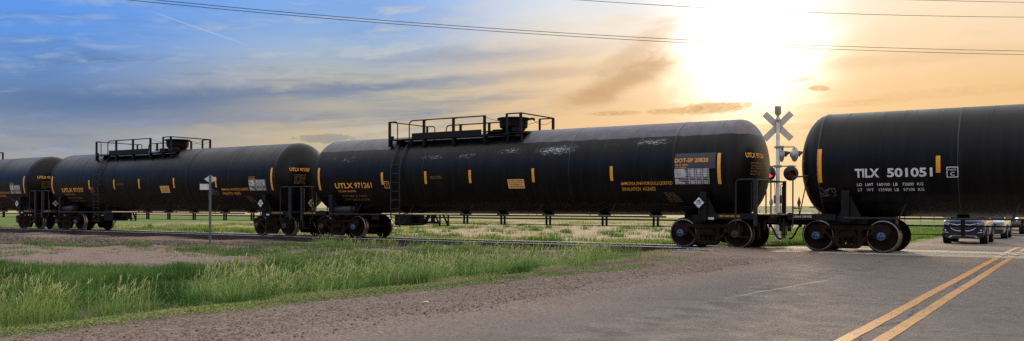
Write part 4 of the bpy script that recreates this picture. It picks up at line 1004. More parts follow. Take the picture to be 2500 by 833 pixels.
flank_text('reporting_mark', 'TILX', -7.64, -7.00, 2.10, 2.345, w_, tx, .035); flank_text('car_number', '501051', -6.80, -5.66, 2.10, 2.345, w_, tx, .03)
flank_text('load_limit_lettering', 'LD  LMT  160100  LB   72600  KG', -7.60, -5.90, 1.87, 1.95, w_, tx, .015); flank_text('light_weight_lettering', 'LT   WT   125900  LB   57100  KG', -7.59, -5.89, 1.725, 1.805, w_, tx, .015)
mb = MB(); a, b, c_, e = -5.32, -5.04, 2.07, 2.35
for q in ((a, a + .022, c_, e), (b - .022, b, c_, e), (a, b, c_, c_ + .022), (a, b, e - .022, e)): patch(mb, *q, off=.006)
p = put('plate_symbol', mb, w_, tx); flank_text('plate_lettering', 'PLATE', a + .05, b - .05, 2.25, 2.295, w_, p, .015); flank_text('plate_letter', 'C', a + .09, b - .09, 2.115, 2.215, w_, p, .02)
add_strip(tx, -8.60, 1.98, 2.93, .12, 'strip_orange'); add_strip(tx, -5.52, 2.2, 2.65, .11, 'strip_orange'); add_strip(tx, -1.9, 2.2, 2.65, .11, 'strip_orange')
scribble(tx, -8.62, 1.60, .42, .26, 9)
vs, fs = flat_text('2 INCH HF COMP SHOES', .52, .06, .005); mb = MB(); mb.add([(-9.34 + v.x, -1.4675, .975 + v.y) for v in vs], fs); put('sill_lettering', mb, w_, tx)
add_placard(tx, (-9.72, .45, 1.42), R(-90))

# ------------------------------------------------------------------ placing by picture ray (only to work out world positions)
def ray_d(px, py):
    cr, sr = math.cos(.0021), math.sin(.0021); du, dv = px - 1250, py - 507.5; u = (du * cr + dv * sr) / FPX; v = (-du * sr + dv * cr) / FPX
    c, s = math.cos(YAW), math.sin(YAW); return Vector((u * c - s, u * s + c, -v))

# ------------------------------------------------------------------ crossing signal
SX, SY = -9.42, 31.4
gz0 = float(ground_z(SX, SY))
sig = tag(empty('crossing_signal', (SX, SY, gz0), YAW * .5), 'silver level crossing signal mast with crossbuck, bell and red lamps seen between two tank cars', 'crossing signal')
top = 4.85 - gz0
m_ = MB().lathe([(.0, .0), (.16, .0), (.16, .05), (.09, .10), (.09, .45), (.072, .50), (.068, top - .55), (.0, top - .55)], (0, 0, 0), (0, 0, 1), 20); put('mast', m_, 'mast', sig)
m_ = MB().box((0, 0, .02), (.8, .8, .16), bev=.02)
for i in range(4): a = R(45 + 90 * i); m_.cyl((.27 * math.cos(a), .27 * math.sin(a), .05), (.27 * math.cos(a), .27 * math.sin(a), .24), .022, 8)
m_.box((0, 0, .16), (.5, .5, .04)); put('footing', m_, 'footing', sig)
m_ = MB().lathe([(0, top - .56), (.05, top - .56), (.085, top - .50), (.085, top - .44), (.045, top - .38), (.05, top - .32), (.11, top - .27), (.115, top - .02), (.12, top), (0, top)], (0, 0, 0), (0, 0, 1), 20); put('bell', m_, 'mast', sig)
cz = 4.15 - gz0
for s in (-1, 1):
    rm = Matrix.Rotation(R(45 * s), 3, 'Y'); put('crossbuck_board', MB().box((0, .10 + .012 * s, cz), (1.28, .012, .22), rm).mesh('crossbuck_board') if False else MB().box((0, 0, 0), (1.30, .012, .22), rm), 'grey_sign', sig, (0, .10 + .012 * s, cz))
m_ = MB(); m_.box((0, .06, cz + .14), (.17, .09, .035)); m_.box((0, .06, cz - .14), (.17, .09, .035)); put('crossbuck_bracket', m_, 'galv', sig)
def lamp_unit(x, y, z, yaw, lit, lens=True):
    """disc background, hood and lens; lens faces local -y before yaw"""
    o = put('lamp', MB().lathe([(.0, .14), (.10, .13), (.14, .08), (.15, .02), (.255, .0), (.26, -.012), (.15, -.012), (.0, -.012)], (0, 0, 0), (0, 1, 0), 28), 'black_plastic' if lens else 'mast', sig, (x, y, z), (0, 0, yaw))
    m = MB(); k = 14; 
    for r in (.150, .156):
        pass
    pts_o, pts_i = [], []
    for i in range(k + 1):
        a = R(-20 + 220 * i / k); L = .34 * (.35 + .65 * max(0, math.sin(a)))
        pts_o += [(.152 * math.cos(a), -.012, .152 * math.sin(a)), (.152 * math.cos(a), -.012 - L, .152 * math.sin(a) - .04)]
        pts_i += [(.144 * math.cos(a), -.012, .144 * math.sin(a)), (.144 * math.cos(a), -.012 - L, .144 * math.sin(a) - .04)]
    n = len(pts_o); m.add(pts_o + pts_i, [(2 * i, 2 * i + 1, 2 * i + 3, 2 * i + 2) for i in range(k)] + [(n + 2 * i, n + 2 * i + 2, n + 2 * i + 3, n + 2 * i + 1) for i in range(k)] + [(2 * i + 1, n + 2 * i + 1, n + 2 * i + 3, 2 * i + 3) for i in range(k)], True)
    put('lamp_hood', m, 'black_plastic', o)
    if lens: put('lens', MB().lathe([(0, -.045), (.08, -.038), (.138, -.014), (.138, -.0125)], (0, 0, 0), (0, 1, 0), 24), 'red_lit' if lit else 'red_dark', o)
    return o
lz = 2.47 - gz0
m_ = MB(); m_.tube([(-.62, 0, lz + .26), (.62, 0, lz + .26)], .022, 8); m_.box((0, 0, lz + .26), (.26, .16, .09), bev=.02)
for s in (-.30, .44): m_.tube([(s, .0, lz + .26), (s, .04, lz + .12)], .02, 8); m_.cyl((s - .08, 0, lz + .26), (s + .08, 0, lz + .26), .035, 10)
lz2 = 3.14 - gz0
m_.tube([(-.14, 0, lz2 + .27), (.30, 0, lz2 + .27), (.56, .05, lz2 + .27)], .022, 8); m_.box((0.06, 0, lz2 + .27), (.3, .16, .09), bev=.02); m_.tube([(.56, .05, lz2 + .27), (.56, .05, lz2 + .14)], .018, 8); m_.tube([(.12, .1, lz2 + .27), (.12, .1, lz2 + .14)], .018, 8)
put('lamp_arm', m_, 'galv', sig)
lamp_unit(-.27, -.16, lz, R(-38), True); lamp_unit(.44, -.02, lz, R(8), False)
lamp_unit(.12, .10, lz2, R(112), False, False); lamp_unit(.56, .06, lz2, R(118), False, False)
m_ = MB(); m_.box((.07, .13, 1.98 - gz0 - .42), (.42, .16, .30), bev=.015); put('junction_box', m_, 'box_grey', sig)
m_ = MB(); m_.tube([(-.11, 0, lz + .2), (-.13, .0, lz - .1), (-.09, 0, lz - .7), (-.10, 0, .2)], .012, 6); put('cable_conduit', m_, 'galv', sig)
px_ = CAM + ray_d(1914, 520) * (33.0 / ray_d(1914, 520).y)
pz0 = float(ground_z(px_.x, px_.y))
tag(put('wooden_post', MB().box((0, 0, (2.05 - pz0) / 2), (.14, .14, 2.05 - pz0), bev=.012), 'brown_post', None, (px_.x, px_.y, pz0)), 'brown square post just behind the crossing signal mast', 'post')

# ------------------------------------------------------------------ blank signpost in front of the second car
gx0, gy0 = -28.72, 22.32; gz1 = float(max(ground_z(gx0, gy0), ballast_z(np.array(gx0), np.array(gy0)) if gy0 > toe(gx0) - .5 else -9))
sp = tag(empty('signpost', (gx0, gy0, gz1), YAW), 'thin steel signpost with a blank diamond plate and a blank rectangular plate in the grass', 'signpost')
m_ = MB(); Ht = 2.50 - gz1
m_.prism([(-.045, .0), (-.028, .0), (-.022, .03), (.022, .03), (.028, 0), (.045, 0), (.045, .006), (.032, .006), (.026, .036), (-.026, .036), (-.032, .006), (-.045, .006)], 0, Ht, 'z')
for i in range(40): m_.box((0, .028, .15 + i * .065), (.011, .006, .011), mi=1)
put('post', m_, ['post_steel', 'dark'], sp)
s_ = .245
put('diamond_plate', MB().prism([(0, -s_ * .68), (s_, 0), (0, s_ * .68), (-s_, 0)], .045, .050).mesh('diamond_plate'), 'sign_back', sp, (0, 0, 2.33 - gz1))
put('rectangle_plate', MB().box((-.20, .0475, 0), (.43, .005, .23)), 'sign_back', sp, (0, 0, 2.03 - gz1))

# yellow marker stake beyond the track
d_ = ray_d(995, 579); q_ = CAM + d_ * (34.5 / d_.y); zq = float(ground_z(q_.x, q_.y))
tag(put('marker_stake', MB().tube([(0, 0, 0), (.01, 0, .6), (.03, 0, 1.15)], .045, 8).box((.03, 0, 1.15), (.10, .10, .12)), 'yellow_stake', None, (q_.x, q_.y, zq)), 'slim yellow utility marker stake standing in the dirt beyond the track', 'marker')
# litter
d_ = ray_d(1030, 747); t_ = (-.045 - CAM.z) / d_.z; q_ = CAM + d_ * t_
mb = MB(); mb.add([(0, 0, .01), (.06, .012, .02), (.10, .04, .008), (.035, .05, .018), (-.025, .03, .008), (.06, .03, .03)], [(0, 1, 5), (1, 2, 5), (2, 3, 5), (3, 4, 5), (4, 0, 5)])
tag(put('paper_scrap', mb, 'paper', None, (q_.x, q_.y, float(ground_z(q_.x, q_.y)) + .005)), 'crumpled white scrap of litter on the gravel shoulder', 'litter')

# ------------------------------------------------------------------ fences
f1 = tag(empty('wire_fence', (-88, 215, 0)), 'far wire fence on dark posts across the field behind the crossing', 'fence')
fp = [(-140 + 10.5 * i + random.uniform(-2, 2), 222 - i * 1.2) for i in range(14)]
fm = MB().cyl((0, 0, -.2), (0, 0, 1.45), .075, 8).mesh('fence_post')
for (x, y) in fp: put('fence_post', fm, 'fence_wood', f1, (x + 88, y - 215, float(ground_z(x, y))), (random.uniform(-.08, .08), random.uniform(-.12, .12), 0))
mb = MB()
for h in (.5, .9, 1.3): mb.tube([(x + 88, y - 215, float(ground_z(x, y)) + h) for x, y in fp], .012, 4)
put('fence_wire', mb, 'wire', f1)
f2 = tag(empty('wire_fence', (-10.5, 60, 0)), 'wire fence on pale steel posts along the road beyond the crossing', 'fence')
fp = [(-9.4 - .05 * i, 50.5 + 6 * i) for i in range(12)]; fm = MB().box((0, 0, .65), (.06, .06, 1.6)).mesh('fence_post')
for (x, y) in fp: put('fence_post', fm, 'fence_steel', f2, (x + 10.5, y - 60, float(ground_z(x, y))))
mb = MB()
for h in (.45, .85, 1.25): mb.tube([(x + 10.5, y - 60, float(ground_z(x, y)) + h) for x, y in fp], .006, 4)
put('fence_wire', mb, 'galv', f2)

# distant shrubs on the skyline
def shrub_mesh(seed):
    rng = np.random.default_rng(seed); n = 420; c = rng.normal(size=(n, 3)); c /= np.linalg.norm(c, axis=1)[:, None]; c *= rng.random((n, 1)) ** .4; c[:, 2] = np.abs(c[:, 2]) * .8
    P = c * np.array([2.6, 2.2, 2.0]) * (1 + .3 * np.sin(c[:, :1] * 5 + seed)); a = rng.normal(size=(n, 3)); a /= np.linalg.norm(a, axis=1)[:, None]; b = np.cross(a, rng.normal(size=(n, 3))); b /= np.linalg.norm(b, axis=1)[:, None]
    V = np.stack([P - a * .28, P + b * .2, P + a * .28, P - b * .2], 1); me = arrays_mesh('shrub', V, np.arange(4 * n).reshape(-1, 4), None, np.repeat(rng.uniform(0, .4, n), 4)); me.materials.append(M['grass']); return me
for i, (px, R_, s_, lab) in enumerate(((1943, 640, 1.0, 'low dark shrub on the skyline beside the signal mast'), (1952, 660, .7, 'smaller round shrub next to it on the skyline, further from the mast'), (1984, 700, .9, 'low dark shrub on the skyline just before the tank end'))):
    d_ = ray_d(px, 500); d_ = d_ / math.hypot(d_.x, d_.y); x, y = d_.x * R_, d_.y * R_
    o = put('shrub', shrub_mesh(60 + i), None, None, (x, y, float(ground_z(x, y)) - .2)); o.scale = (s_, s_, s_ * .8); tag(o, lab, 'shrub', 'shrubs on the far skyline')

# ------------------------------------------------------------------ overhead wires, all in the vertical plane of one pole line
def wire_pt(px, py, up=0):
    """point on the pole-line plane seen at a picture position: depth 33 m on the left growing to 45 m on the right"""
    d = ray_d(px, py); n_ = Vector((.2944, -1.0)).normalized(); c, s = math.cos(YAW), math.sin(YAW)
    u = (px - 1250) / FPX; zc = (33 + 14.6 * .2956) / (1 - .2956 * u); return CAM + d * zc
def wire(pts, label):
    xs = np.array([p[0] for p in pts], float); ys = np.array([p[1] for p in pts], float); cf = np.polyfit(xs, ys, 2 if len(pts) > 2 else 1)
    P = [wire_pt(x, float(np.polyval(cf, x))) for x in np.linspace(-500, 3100, 90)]
    tag(put('overhead_wire', MB().tube(P, .0125, 5), 'wire'), label, 'wire', 'overhead wires crossing the sky')
wire([(293, 0), (700, 35), (1000, 58), (1250, 80), (1697, 108), (1930, 118), (2500, 132)], 'long dark wire across the sky, lower of the two that cross near their left end')
wire([(395, 0), (700, 32), (1000, 55), (1250, 72.5), (1697, 97), (1910, 108), (2500, 125)], 'long dark wire across the sky, upper of the two on their right-hand half')
wire([(1415, 0), (1700, 18), (1920, 28), (2500, 42)], 'single thicker wire passing high above the sun glow')
wire([(2235, 0), (2370, 3.2), (2500, 6)], 'short piece of wire cutting the upper right picture corner')

# ------------------------------------------------------------------ waiting vehicles
def loft(stations, sec):
    """closed section per station -> bmesh-like MB with caps"""
    mb = MB(); rings = [sec(*s) for s in stations]; n = len(rings[0]); vs = [v for r in rings for v in r]
    mb.add(vs, [(i * n + j, i * n + (j + 1) % n, (i + 1) * n + (j + 1) % n, (i + 1) * n + j) for i in range(len(rings) - 1) for j in range(n)] + [tuple(range(n))[::-1], tuple(range((len(rings) - 1) * n, len(rings) * n))], True); return mb
def body_sec(y, zb, zt, w, cr=.03):
    h = [(0, zb), (w * .80, zb), (w * .95, zb + .06), (w * .985, zb + .22), (w, (zb + zt) / 2 + .05), (w * .985, zt - .14), (w * .93, zt - .04), (w * .80, zt), (0, zt + cr)]
    return [(x, y, z) for x, z in h] + [(-x, y, z) for x, z in h[::-1][1:-1]]
def cabin_sec(y, z0, z1, w0, w1):
    h = [(0, z0), (w0, z0), (w0 * .98, z0 + (z1 - z0) * .3), (w1, z1 - .10 * (z1 > z0 + .2)), (w1 * .86, z1), (0, z1 + .02)]
    return [(x, y, z) for x, z in h] + [(-x, y, z) for x, z in h[::-1][1:-1]]
def subsurf(o, k=2):
    md = o.modifiers.new('round', 'SUBSURF'); md.levels = k; md.render_levels = k; return o
def wheels(root, L, W, wb, front, r, tw=.23):
    for y in (front, front + wb):
        for s in (-1, 1):
            t = MB().lathe([(r * .62, -.5 * tw), (r * .93, -.5 * tw), (r, -.36 * tw), (r, .36 * tw), (r * .93, .5 * tw), (r * .62, .5 * tw)], (0, 0, 0), (1, 0, 0), 28)
            o = put('wheel', t, 'tyre', root, (s * (W / 2 - tw / 2 + .01), y, r))
            a = MB().lathe([(0, .30 * tw), (r * .12, .34 * tw), (r * .16, .26 * tw), (r * .55, .40 * tw), (r * .63, .48 * tw), (r * .63, .0), (0, .0)], (0, 0, 0), (s, 0, 0), 24)
            for k in range(5): q = R(72 * k); a.bar((s * .36 * tw, math.cos(q) * r * .1, math.sin(q) * r * .1), (s * .40 * tw, math.cos(q) * r * .58, math.sin(q) * r * .58), .055)
            put('rim', a, 'alloy', o)
            m = MB(); k = 14; po = []
            for i in range(k + 1):
                q = R(-12 + 204 * i / k)
                for rr in (r * 1.08, r * 1.24): po.append((math.cos(q) * rr, math.sin(q) * rr))
            for xx in (s * (W / 2 - .07), s * (W / 2 + .022)):
                m.add([(xx, y + p[0], r + p[1]) for p in po], [(2 * i, 2 * i + 1, 2 * i + 3, 2 * i + 2) for i in range(k)])
            m.add([(xx, y + po[2 * i + 1][0], r + po[2 * i + 1][1]) for i in range(k + 1) for xx in (s * (W / 2 - .07), s * (W / 2 + .022))], [(2 * i, 2 * i + 1, 2 * i + 3, 2 * i + 2) for i in range(k)])
            put('wheel_arch', m, 'trim', root)
            put('wheel_well', MB().cyl((s * (W / 2 - .3), y, r + .02), (s * (W / 2 + .004), y, r + .02), r * 1.09, 24), 'dark', root)

def suv(loc, label, paint, L=4.35, W=1.80, Hh=1.63, style='suv', cut_wheel=None):
    t = tag(empty('parked_car', loc), label, 'car', 'vehicles waiting at the crossing')
    hw = W / 2
    if style == 'suv':
        st = [(.0, .34, .86, hw * .78), (.03, .27, .94, hw * .87), (.12, .24, .99, hw * .95), (.45, .23, 1.015, hw * .99), (.9, .23, 1.04, hw), (1.2, .23, 1.06, hw), (2.4, .23, 1.08, hw), (3.6, .24, 1.09, hw * .99), (4.1, .26, 1.06, hw * .95), (L - .05, .32, .98, hw * .88), (L, .40, .9, hw * .8)]
        cab = [(1.08, 1.03, 1.05, hw * .88, hw * .86), (1.55, 1.04, 1.38, hw * .91, hw * .77), (1.95, 1.05, Hh - .03, hw * .92, hw * .73), (2.7, 1.05, Hh, hw * .92, hw * .73), (3.5, 1.06, Hh - .05, hw * .91, hw * .71), (3.95, 1.05, 1.42, hw * .88, hw * .70), (4.18, 1.02, 1.06, hw * .84, hw * .80)]
        fr, wb, r = .86, 2.57, .345
    elif style == 'truck':
        L = 5.6; st = [(.0, .52, .98, hw * .86), (.04, .46, 1.10, hw * .93), (.14, .44, 1.17, hw * .97), (.5, .44, 1.21, hw), (1.5, .44, 1.24, hw), (3.4, .44, 1.24, hw), (3.42, .44, 1.22, hw), (5.45, .46, 1.22, hw), (L, .5, 1.18, hw * .97)]
        cab = [(1.45, 1.2, 1.22, hw * .93, hw * .91), (1.95, 1.2, 1.6, hw * .93, hw * .8), (2.25, 1.2, Hh, hw * .93, hw * .76), (3.1, 1.2, Hh + .01, hw * .93, hw * .76), (3.35, 1.2, Hh - .12, hw * .93, hw * .78), (3.42, 1.2, 1.22, hw * .92, hw * .9)]
        fr, wb, r = .95, 3.3, .40
    else:
        L = 4.3; st = [(.0, .50, 1.0, hw * .74), (.03, .46, 1.10, hw * .80), (.10, .45, 1.14, hw * .82), (.9, .45, 1.17, hw * .86), (1.35, .45, 1.18, hw * .95), (3.9, .45, 1.18, hw * .95), (L, .48, 1.15, hw * .93)]
        cab = [(1.35, 1.15, 1.17, hw * .9, hw * .88), (1.6, 1.15, 1.72, hw * .9, hw * .80), (1.75, 1.15, Hh, hw * .9, hw * .79), (3.6, 1.15, Hh, hw * .9, hw * .79), (4.1, 1.15, Hh - .06, hw * .9, hw * .79), (4.25, 1.15, 1.18, hw * .9, hw * .86)]
        fr, wb, r = .62, 2.75, .41
    b = subsurf(put('body', loft(st, body_sec), paint, t)); c = subsurf(put('cabin_glass', loft(cab, cabin_sec), 'glass', t), 1)
    yr = [q for q in cab if q[2] > Hh - .14]; rf = [(yr[0][0] - .02, Hh - .045, Hh + .012, yr[0][4] * .97), (yr[0][0] + .25, Hh - .04, Hh + .028, yr[0][4]), (yr[-1][0] - .2, Hh - .05, Hh + .03, yr[-1][4]), (yr[-1][0], Hh - .07, Hh - .01, yr[-1][4] * .97)]
    put('roof', loft(rf, lambda y, z0, z1, w: [(w * 1.02, y, z0), (w * .9, y, z1), (0, y, z1 + .015), (-w * .9, y, z1), (-w * 1.02, y, z0), (0, y, z0)]), paint, t)
    m = MB()
    for s in (-1, 1):
        m.bar((s * cab[0][4] * .99, cab[0][0] + .05, cab[0][2]), (s * yr[0][4] * 1.01, yr[0][0], Hh - .03), .06); m.bar((s * cab[3][3] * 1.0, 2.55, cab[2][1]), (s * cab[3][4] * 1.02, 2.55, Hh - .03), .07); m.bar((s * cab[-1][4], cab[-1][0], cab[-1][2]), (s * yr[-1][4] * 1.0, yr[-1][0], Hh - .05), .09)
    put('pillar', m, paint, t)
    for s in (-1, 1): put('mirror', MB().sph((s * (hw + .10), cab[0][0] + .45, cab[0][2] + .08), .1, 8, (1, .6, .75)).box((s * (hw - .02), cab[0][0] + .47, cab[0][2] + .03), (.2, .05, .05)), paint, t)
    wheels(t, L, W, wb, fr, r); return t, hw

a, b = CAM + ray_d(2302, 594) * (46.2 / ray_d(2302, 594).y), CAM + ray_d(2404, 596) * (46.2 / ray_d(2404, 596).y)
YV = 44.9; zr = lambda y: float(road_z(np.array(y)))
XA = -5.05
t, hw = suv((XA, YV, zr(YV)), 'dark blue crossover with chrome wing grille, first in the queue at the crossing', 'blue_paint')
t.scale = (1, 1, 1.12)
for ch in t.children:
    if ch.name.startswith('wheel') and not ch.name.startswith(('wheel_arch', 'wheel_well')): ch.location.z = .345 / 1.12 * 1.04; ch.scale = (1.04, 1.04, 1.04 / 1.12)
def front(name, mb, mat): return put(name, mb, mat, t)
front('grille', MB().prism([(-.56, .86), (.56, .86), (.52, .64), (.30, .50), (-.30, .50), (-.52, .64)], -.075, .05), 'trim')
mb = MB()
for s in (-1, 1):
    mb.tube([(s * .10, -.085, .795), (s * .24, -.085, .765), (s * .42, -.075, .80), (s * .60, -.05, .83)], .016, 6); mb.tube([(s * .62, -.05, .79), (s * .46, -.07, .61), (s * .28, -.085, .535), (0, -.09, .525)], .014, 6)
front('grille_trim', mb, 'chrome'); front('badge', MB().lathe([(0, -.012), (.05, -.010), (.062, 0), (.062, .02), (0, .02)], (0, -.095, .795), (0, 1, 0), 16), 'chrome')
for s in (-1, 1):
    front('headlight', MB().prism([(s * .56, .86), (s * .765, .885), (s * .79, .82), (s * .70, .77), (s * .58, .79)], -.035, .12), 'lamp')
    front('fog_lamp_pocket', MB().prism([(s * .62, .60), (s * .80, .62), (s * .82, .50), (s * .66, .50)], -.045, .1), 'trim'); front('fog_lamp', MB().sph((s * .72, -.05, .55), .035, 8), 'chrome')
    front('bumper_trim', MB().tube([(s * .60, -.06, .455), (s * .72, -.055, .47), (s * .84, .02, .50)], .018, 6), 'silver_paint')
front('lower_bumper', MB().prism([(-.80, .44), (.80, .44), (.78, .30), (.60, .22), (-.60, .22), (-.78, .30)], -.055, .2), 'trim')
front('skid_plate', MB().prism([(-.62, .26), (-.50, .365), (.50, .365), (.62, .26), (.50, .26), (.42, .325), (-.42, .325), (-.50, .26)], -.072, .0), 'skid')

YB = 53.6
t, hw = suv((-4.95, YB, zr(YB)), 'silver sport utility vehicle waiting second in the queue behind the blue crossover', 'silver_paint', W=1.90, Hh=1.75)
front('grille', MB().prism([(-.50, .82), (.50, .82), (.44, .55), (-.44, .55)], -.075, .05), 'trim'); front('lower_bumper', MB().prism([(-.84, .50), (.84, .50), (.80, .30), (-.80, .30)], -.055, .2), 'trim')
for s in (-1, 1): front('headlight', MB().prism([(s * .55, .86), (s * .84, .90), (s * .86, .76), (s * .58, .76)], -.03, .16), 'lamp'); front('indicator', MB().prism([(s * .62, .66), (s * .86, .68), (s * .86, .60), (s * .64, .58)], -.05, .14), 'amber')
YJ = 64.5
t, hw = suv((-4.75, YJ, zr(YJ)), 'grey boxy off-road vehicle with its round headlights lit, third in the queue', 'grey_paint', W=1.88, Hh=1.86, style='jeep')
m = MB()
for i in range(7): m.box((-.36 + .12 * i, -.02, .92), (.06, .03, .30))
front('grille', m, 'trim'); front('bumper', MB().box((0, -.16, .56), (1.5, .2, .22), bev=.04), 'trim')
for s in (-1, 1): front('headlight', MB().lathe([(0, -.03), (.08, -.02), (.10, 0), (.10, .05), (0, .05)], (s * .54, -.01, .95), (0, 1, 0), 16), 'lamp_lit'); front('indicator', MB().lathe([(0, -.02), (.05, -.01), (.05, .05)], (s * .80, .62 - .4, .95), (0, 1, 0), 10), 'amber'); front('fender_flare', MB().box((s * .83, .62, .93), (.24, 1.0, .10), bev=.04), 'trim')
YD = 74.5
t, hw = suv((-4.75, YD, zr(YD)), 'charcoal pickup truck waiting fourth in the queue at the picture edge', 'dark_paint', W=2.0, Hh=1.92, style='truck')
front('grille', MB().prism([(-.58, 1.06), (.58, 1.06), (.56, .74), (-.56, .74)], -.05, .05), 'trim'); front('grille_trim', MB().box((0, -.06, 1.0), (1.7, .03, .05)), 'chrome'); front('grille_trim', MB().box((0, -.06, .86), (1.2, .03, .04)), 'chrome'); front('bumper', MB().box((0, -.08, .60), (1.9, .22, .24), bev=.05), 'trim')
for s in (-1, 1): front('headlight', MB().prism([(s * .60, 1.06), (s * .92, 1.08), (s * .92, .84), (s * .60, .84)], -.03, .12), 'lamp')

# ------------------------------------------------------------------ sky and light
SUN_AZ, SUN_EL = -18.4, 10.0
def make_world():
    w = bpy.data.worlds.new('World'); SC.world = w; w.use_nodes = True; t = NT(w.node_tree); w.node_tree.nodes.clear()
    d = t.node('ShaderNodeTexCoord').outputs['Generated']; x, y, z = t.sep(d)
    az = E(t.nt, x.v)._m('ARCTAN2', x, y) * (180 / math.pi); el = z._m('ARCSINE', z) * (180 / math.pi)
    sv = Vector((math.sin(R(SUN_AZ)) * math.cos(R(SUN_EL)), math.cos(R(SUN_AZ)) * math.cos(R(SUN_EL)), math.sin(R(SUN_EL))))
    dot = (x * sv.x + y * sv.y + z * sv.z).min(1.0).max(-1.0); g = dot._m('ARCCOSINE', dot) * (180 / math.pi)
    f = (el / 16.0).clamp()
    # colour with height for three bearings
    L_ = t.ramp(f, [(0, lin(170, 165, 158)), (.18, lin(160, 160, 160)), (.29, lin(140, 150, 165)), (.40, lin(108, 136, 175)), (.52, lin(104, 146, 205)), (.62, lin(98, 152, 228)), (.75, lin(96, 154, 236)), (1, lin(84, 142, 232))])
    C_ = t.ramp(f, [(0, lin(200, 182, 150)), (.2, lin(196, 180, 152)), (.32, lin(206, 188, 154)), (.44, lin(202, 190, 162)), (.52, lin(180, 182, 178)), (.60, lin(168, 186, 206)), (.70, lin(142, 178, 226)), (.85, lin(124, 172, 238)), (1, lin(112, 164, 240))])
    D_ = t.ramp(f, [(0, lin(246, 214, 160)), (.25, lin(238, 196, 142)), (.42, lin(234, 198, 152)), (.58, lin(234, 208, 174)), (.72, lin(232, 226, 216)), (.85, lin(214, 226, 240)), (1, lin(170, 202, 242))])
    R_ = t.ramp(f, [(0, lin(250, 216, 164)), (.25, lin(243, 197, 140)), (.45, lin(242, 200, 146)), (.60, lin(247, 216, 176)), (.75, lin(248, 226, 196)), (1, lin(232, 226, 216))])
    c = t.mix(az.smooth(-62, -44), L_, C_); c = t.mix(az.smooth(-43, -29), c, D_); c = t.mix(az.smooth(-20, -8), c, R_)
    # streaks of thin cloud, drawn out along the horizon and rising to the right
    el2 = el - (az + 45) * .075
    warp = t.noise(t.comb(az * .06, el * .2, 4.0), 1.0, 3) - .5
    s1 = t.noise(t.comb(az * .045, el2 * .55 + warp * 1.2, 0.0), 1.0, 6, .58, .35); s2 = t.noise(t.comb(az * .11, el2 * 1.5 + warp * 2.0, 7.0), 1.0, 6, .6, .4); s3 = t.noise(t.comb(az * .35, el2 * 1.1, 2.0), 1.0, 6, .62, .6)
    lf = az.smooth(-24, -40)
    dark = (s1 * .6 + s2 * .4).smooth(.47, .64) * lf * el.smooth(1.5, 4.5) * el.smooth(10.5, 8.5, .25, 1)
    c = t.mix(dark * .72, c, t.mix(az.smooth(-60, -36), lin(84, 116, 160), lin(120, 138, 160)))
    pale = (s2 * .55 + s3 * .45).smooth(.49, .68)
    c = t.mix(pale * lf * .55, c, t.mix(az.smooth(-60, -34), lin(172, 190, 216), lin(224, 214, 192)))
    c = t.mix((s1 * .5 + s3 * .5).smooth(.50, .66) * (1 - lf) * .35, c, t.mix(el.smooth(3, 10), lin(238, 196, 132), lin(240, 212, 168)))
    # the long slate streaks in the left half
    for (a0, e0, sa, se, tl, am) in ((-43, 7.55, 11, .33, .085, .75), (-55, 6.2, 11, .95, .05, .72), (-36, 9.7, 7, .5, .05, .45), (-48, 5.5, 10, .5, .05, .42)):
        q = (((az - a0) / sa).pow(2.0) * -1.0 + ((el - e0 - (az - a0) * tl + (s3 - .5) * 1.1 + (s2 - .5) * .9) / se).pow(2.0) * -1.0).exp()
        c = t.mix(q * am, c, t.mix(az.smooth(-56, -34), lin(82, 112, 158), lin(122, 140, 166)))
    # contrail
    q = ((el - 11.41 - (az + 55.03) * -.291).abs()).smooth(.01, .06, 1, 0) * az.smooth(-56.0, -54.0) * az.smooth(-51.5, -49.5, 1, 0)
    c = t.mix(q * .30, c, lin(200, 215, 240))
    # glow round the veiled sun
    gw = g + (s3 - .5) * 2.6 + (s2 - .5) * 1.5
    core = ((gw / 4.3).pow(3.0) * -1.0).exp(); halo = ((gw / 9.5).pow(2.0) * -1.0).exp()
    glow = t.addc(t.mul((1.0, .93, .80), core * 1.35), t.mul((1.0, .66, .40), halo * .26))
    c = t.addc(c, glow)
    # small torn clouds under and beside it
    cn = t.noise(t.comb(az * 1.5, el * 3.4, 1.0), 1.0, 9, .66, .5)
    for (a0, e0, sa, se, tl, am, th) in ((-20.7, 6.28, 2.9, .42, .06, .85, 0), (-23.8, 6.12, 1.2, .22, .02, .7, 0), (-26.8, 6.05, 2.0, .20, .03, .75, 0), (-26.0, 8.2, 3.8, .95, .38, .78, 0), (-28.5, 6.95, 2.4, .7, .12, .55, 0), (-25.0, 10.2, 3.2, 1.1, .55, .42, 0), (-31, 8.6, 4, .5, .05, .25, 0), (-12.5, 6.3, 4, .25, .02, .3, 0), (-14.3, 7.28, .85, .20, -.05, .72, 0), (-15.3, 7.85, .9, .16, .1, .5, 0), (-45.2, 4.35, 2.0, .35, .02, .6, 1), (-10, 8.8, 9, .5, .02, .2, 0), (-7, 6.7, 7, .35, .03, .22, 0), (-18, 5.0, 7, .28, .0, .3, 0)):
        q = (((az - a0) / sa).pow(2.0) * -1.0 + ((el - e0 - (az - a0) * tl) / se).pow(2.0) * -1.0).exp()
        q = (q + (cn - .5) * 1.3).smooth(.36, .62) if se < .46 else (q + (s3 - .5) * 1.1 + (cn - .5) * .25).smooth(.15, .95)
        q = q * (((az - a0) / (sa * 1.8)).pow(2.0) * -1.0 + ((el - e0 - (az - a0) * tl) / (se * 2.0)).pow(2.0) * -1.0).exp()
        c = t.mix(q * am, c, lin(132, 134, 142) if th else t.mix(cn.smooth(.35, .65), lin(206, 158, 104), lin(240, 198, 138)) if se < .46 else lin(204, 164, 120))
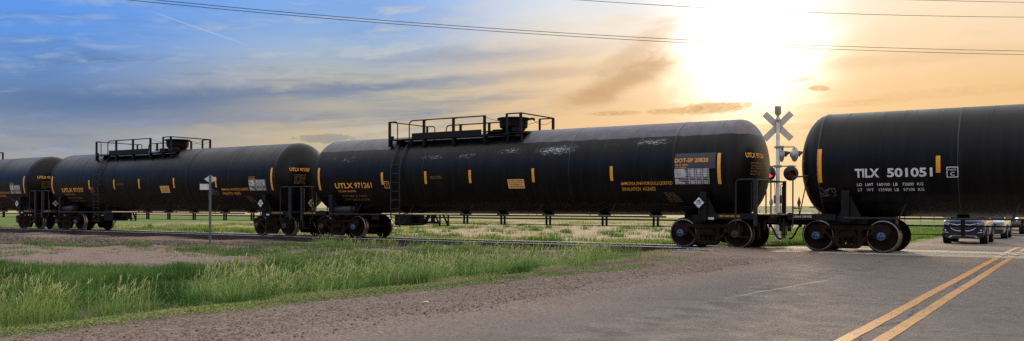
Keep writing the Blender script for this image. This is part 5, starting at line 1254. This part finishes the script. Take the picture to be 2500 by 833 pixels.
    # higher up and behind: Nishita sky thinly veiled with white cloud
    ni = t.node('ShaderNodeTexSky'); ni.sky_type = 'NISHITA'; ni.sun_disc = False; ni.sun_elevation = R(SUN_EL); ni.sun_rotation = R(SUN_AZ); ni.altitude = 1500; ni.dust_density = 1.2
    veil = t.noise(t.comb(x * 2.2, y * 2.2, z * 3.5), 1.0, 6, .6, .3)
    b1 = t.node('ShaderNodeBackground'); t.link(ni.outputs[0], b1.inputs[0]); b1.inputs[1].default_value = .12
    b2 = t.node('ShaderNodeBackground'); t.link(c, b2.inputs[0]); b2.inputs[1].default_value = 1.0
    b3 = t.node('ShaderNodeBackground'); back = y.smooth(.1, -.5) * el.smooth(62, 30); t.link(t.mix(back * .85, (.98, .95, .93), (.36, .46, .66)), b3.inputs[0]); t.link(veil.smooth(.3, .7, 1.7, 3.0), b3.inputs[1])
    m1 = t.node('ShaderNodeMixShader'); m1.inputs[0].default_value = .6; t.link(b1.outputs[0], m1.inputs[1]); t.link(b3.outputs[0], m1.inputs[2])
    m2 = t.node('ShaderNodeMixShader'); t.link(el.smooth(15, 32), m2.inputs[0]); t.link(b2.outputs[0], m2.inputs[1]); t.link(m1.outputs[0], m2.inputs[2])
    o = t.node('ShaderNodeOutputWorld'); t.link(m2.outputs[0], o.inputs[0])
    w.cycles.sampling_method = 'MANUAL'; w.cycles.sample_map_resolution = 1024
    return sv
sv = make_world()
sl = bpy.data.lights.new('sun', 'SUN'); so = bpy.data.objects.new('sun', sl); COL.objects.link(so); sl.energy = 2.0; sl.angle = R(8.0); sl.color = (1.0, .74, .45)
so.rotation_euler = (-sv).to_track_quat('-Z', 'Y').to_euler(); so.location = sv * 60

vs_ = SC.view_settings; vs_.view_transform = 'Standard'; vs_.look = 'None'; vs_.exposure = 0; vs_.gamma = 1; vs_.use_curve_mapping = False
SC.render.engine = 'CYCLES'; SC.cycles.max_bounces = 6; SC.cycles.diffuse_bounces = 3; SC.cycles.glossy_bounces = 3; SC.cycles.transmission_bounces = 3; SC.cycles.use_denoising = False
SC.cycles.sample_clamp_indirect = 2.0; SC.cycles.blur_glossy = 1.0; SC.cycles.sample_clamp_direct = 2.2; SC.cycles.caustics_reflective = False; SC.cycles.caustics_refractive = False
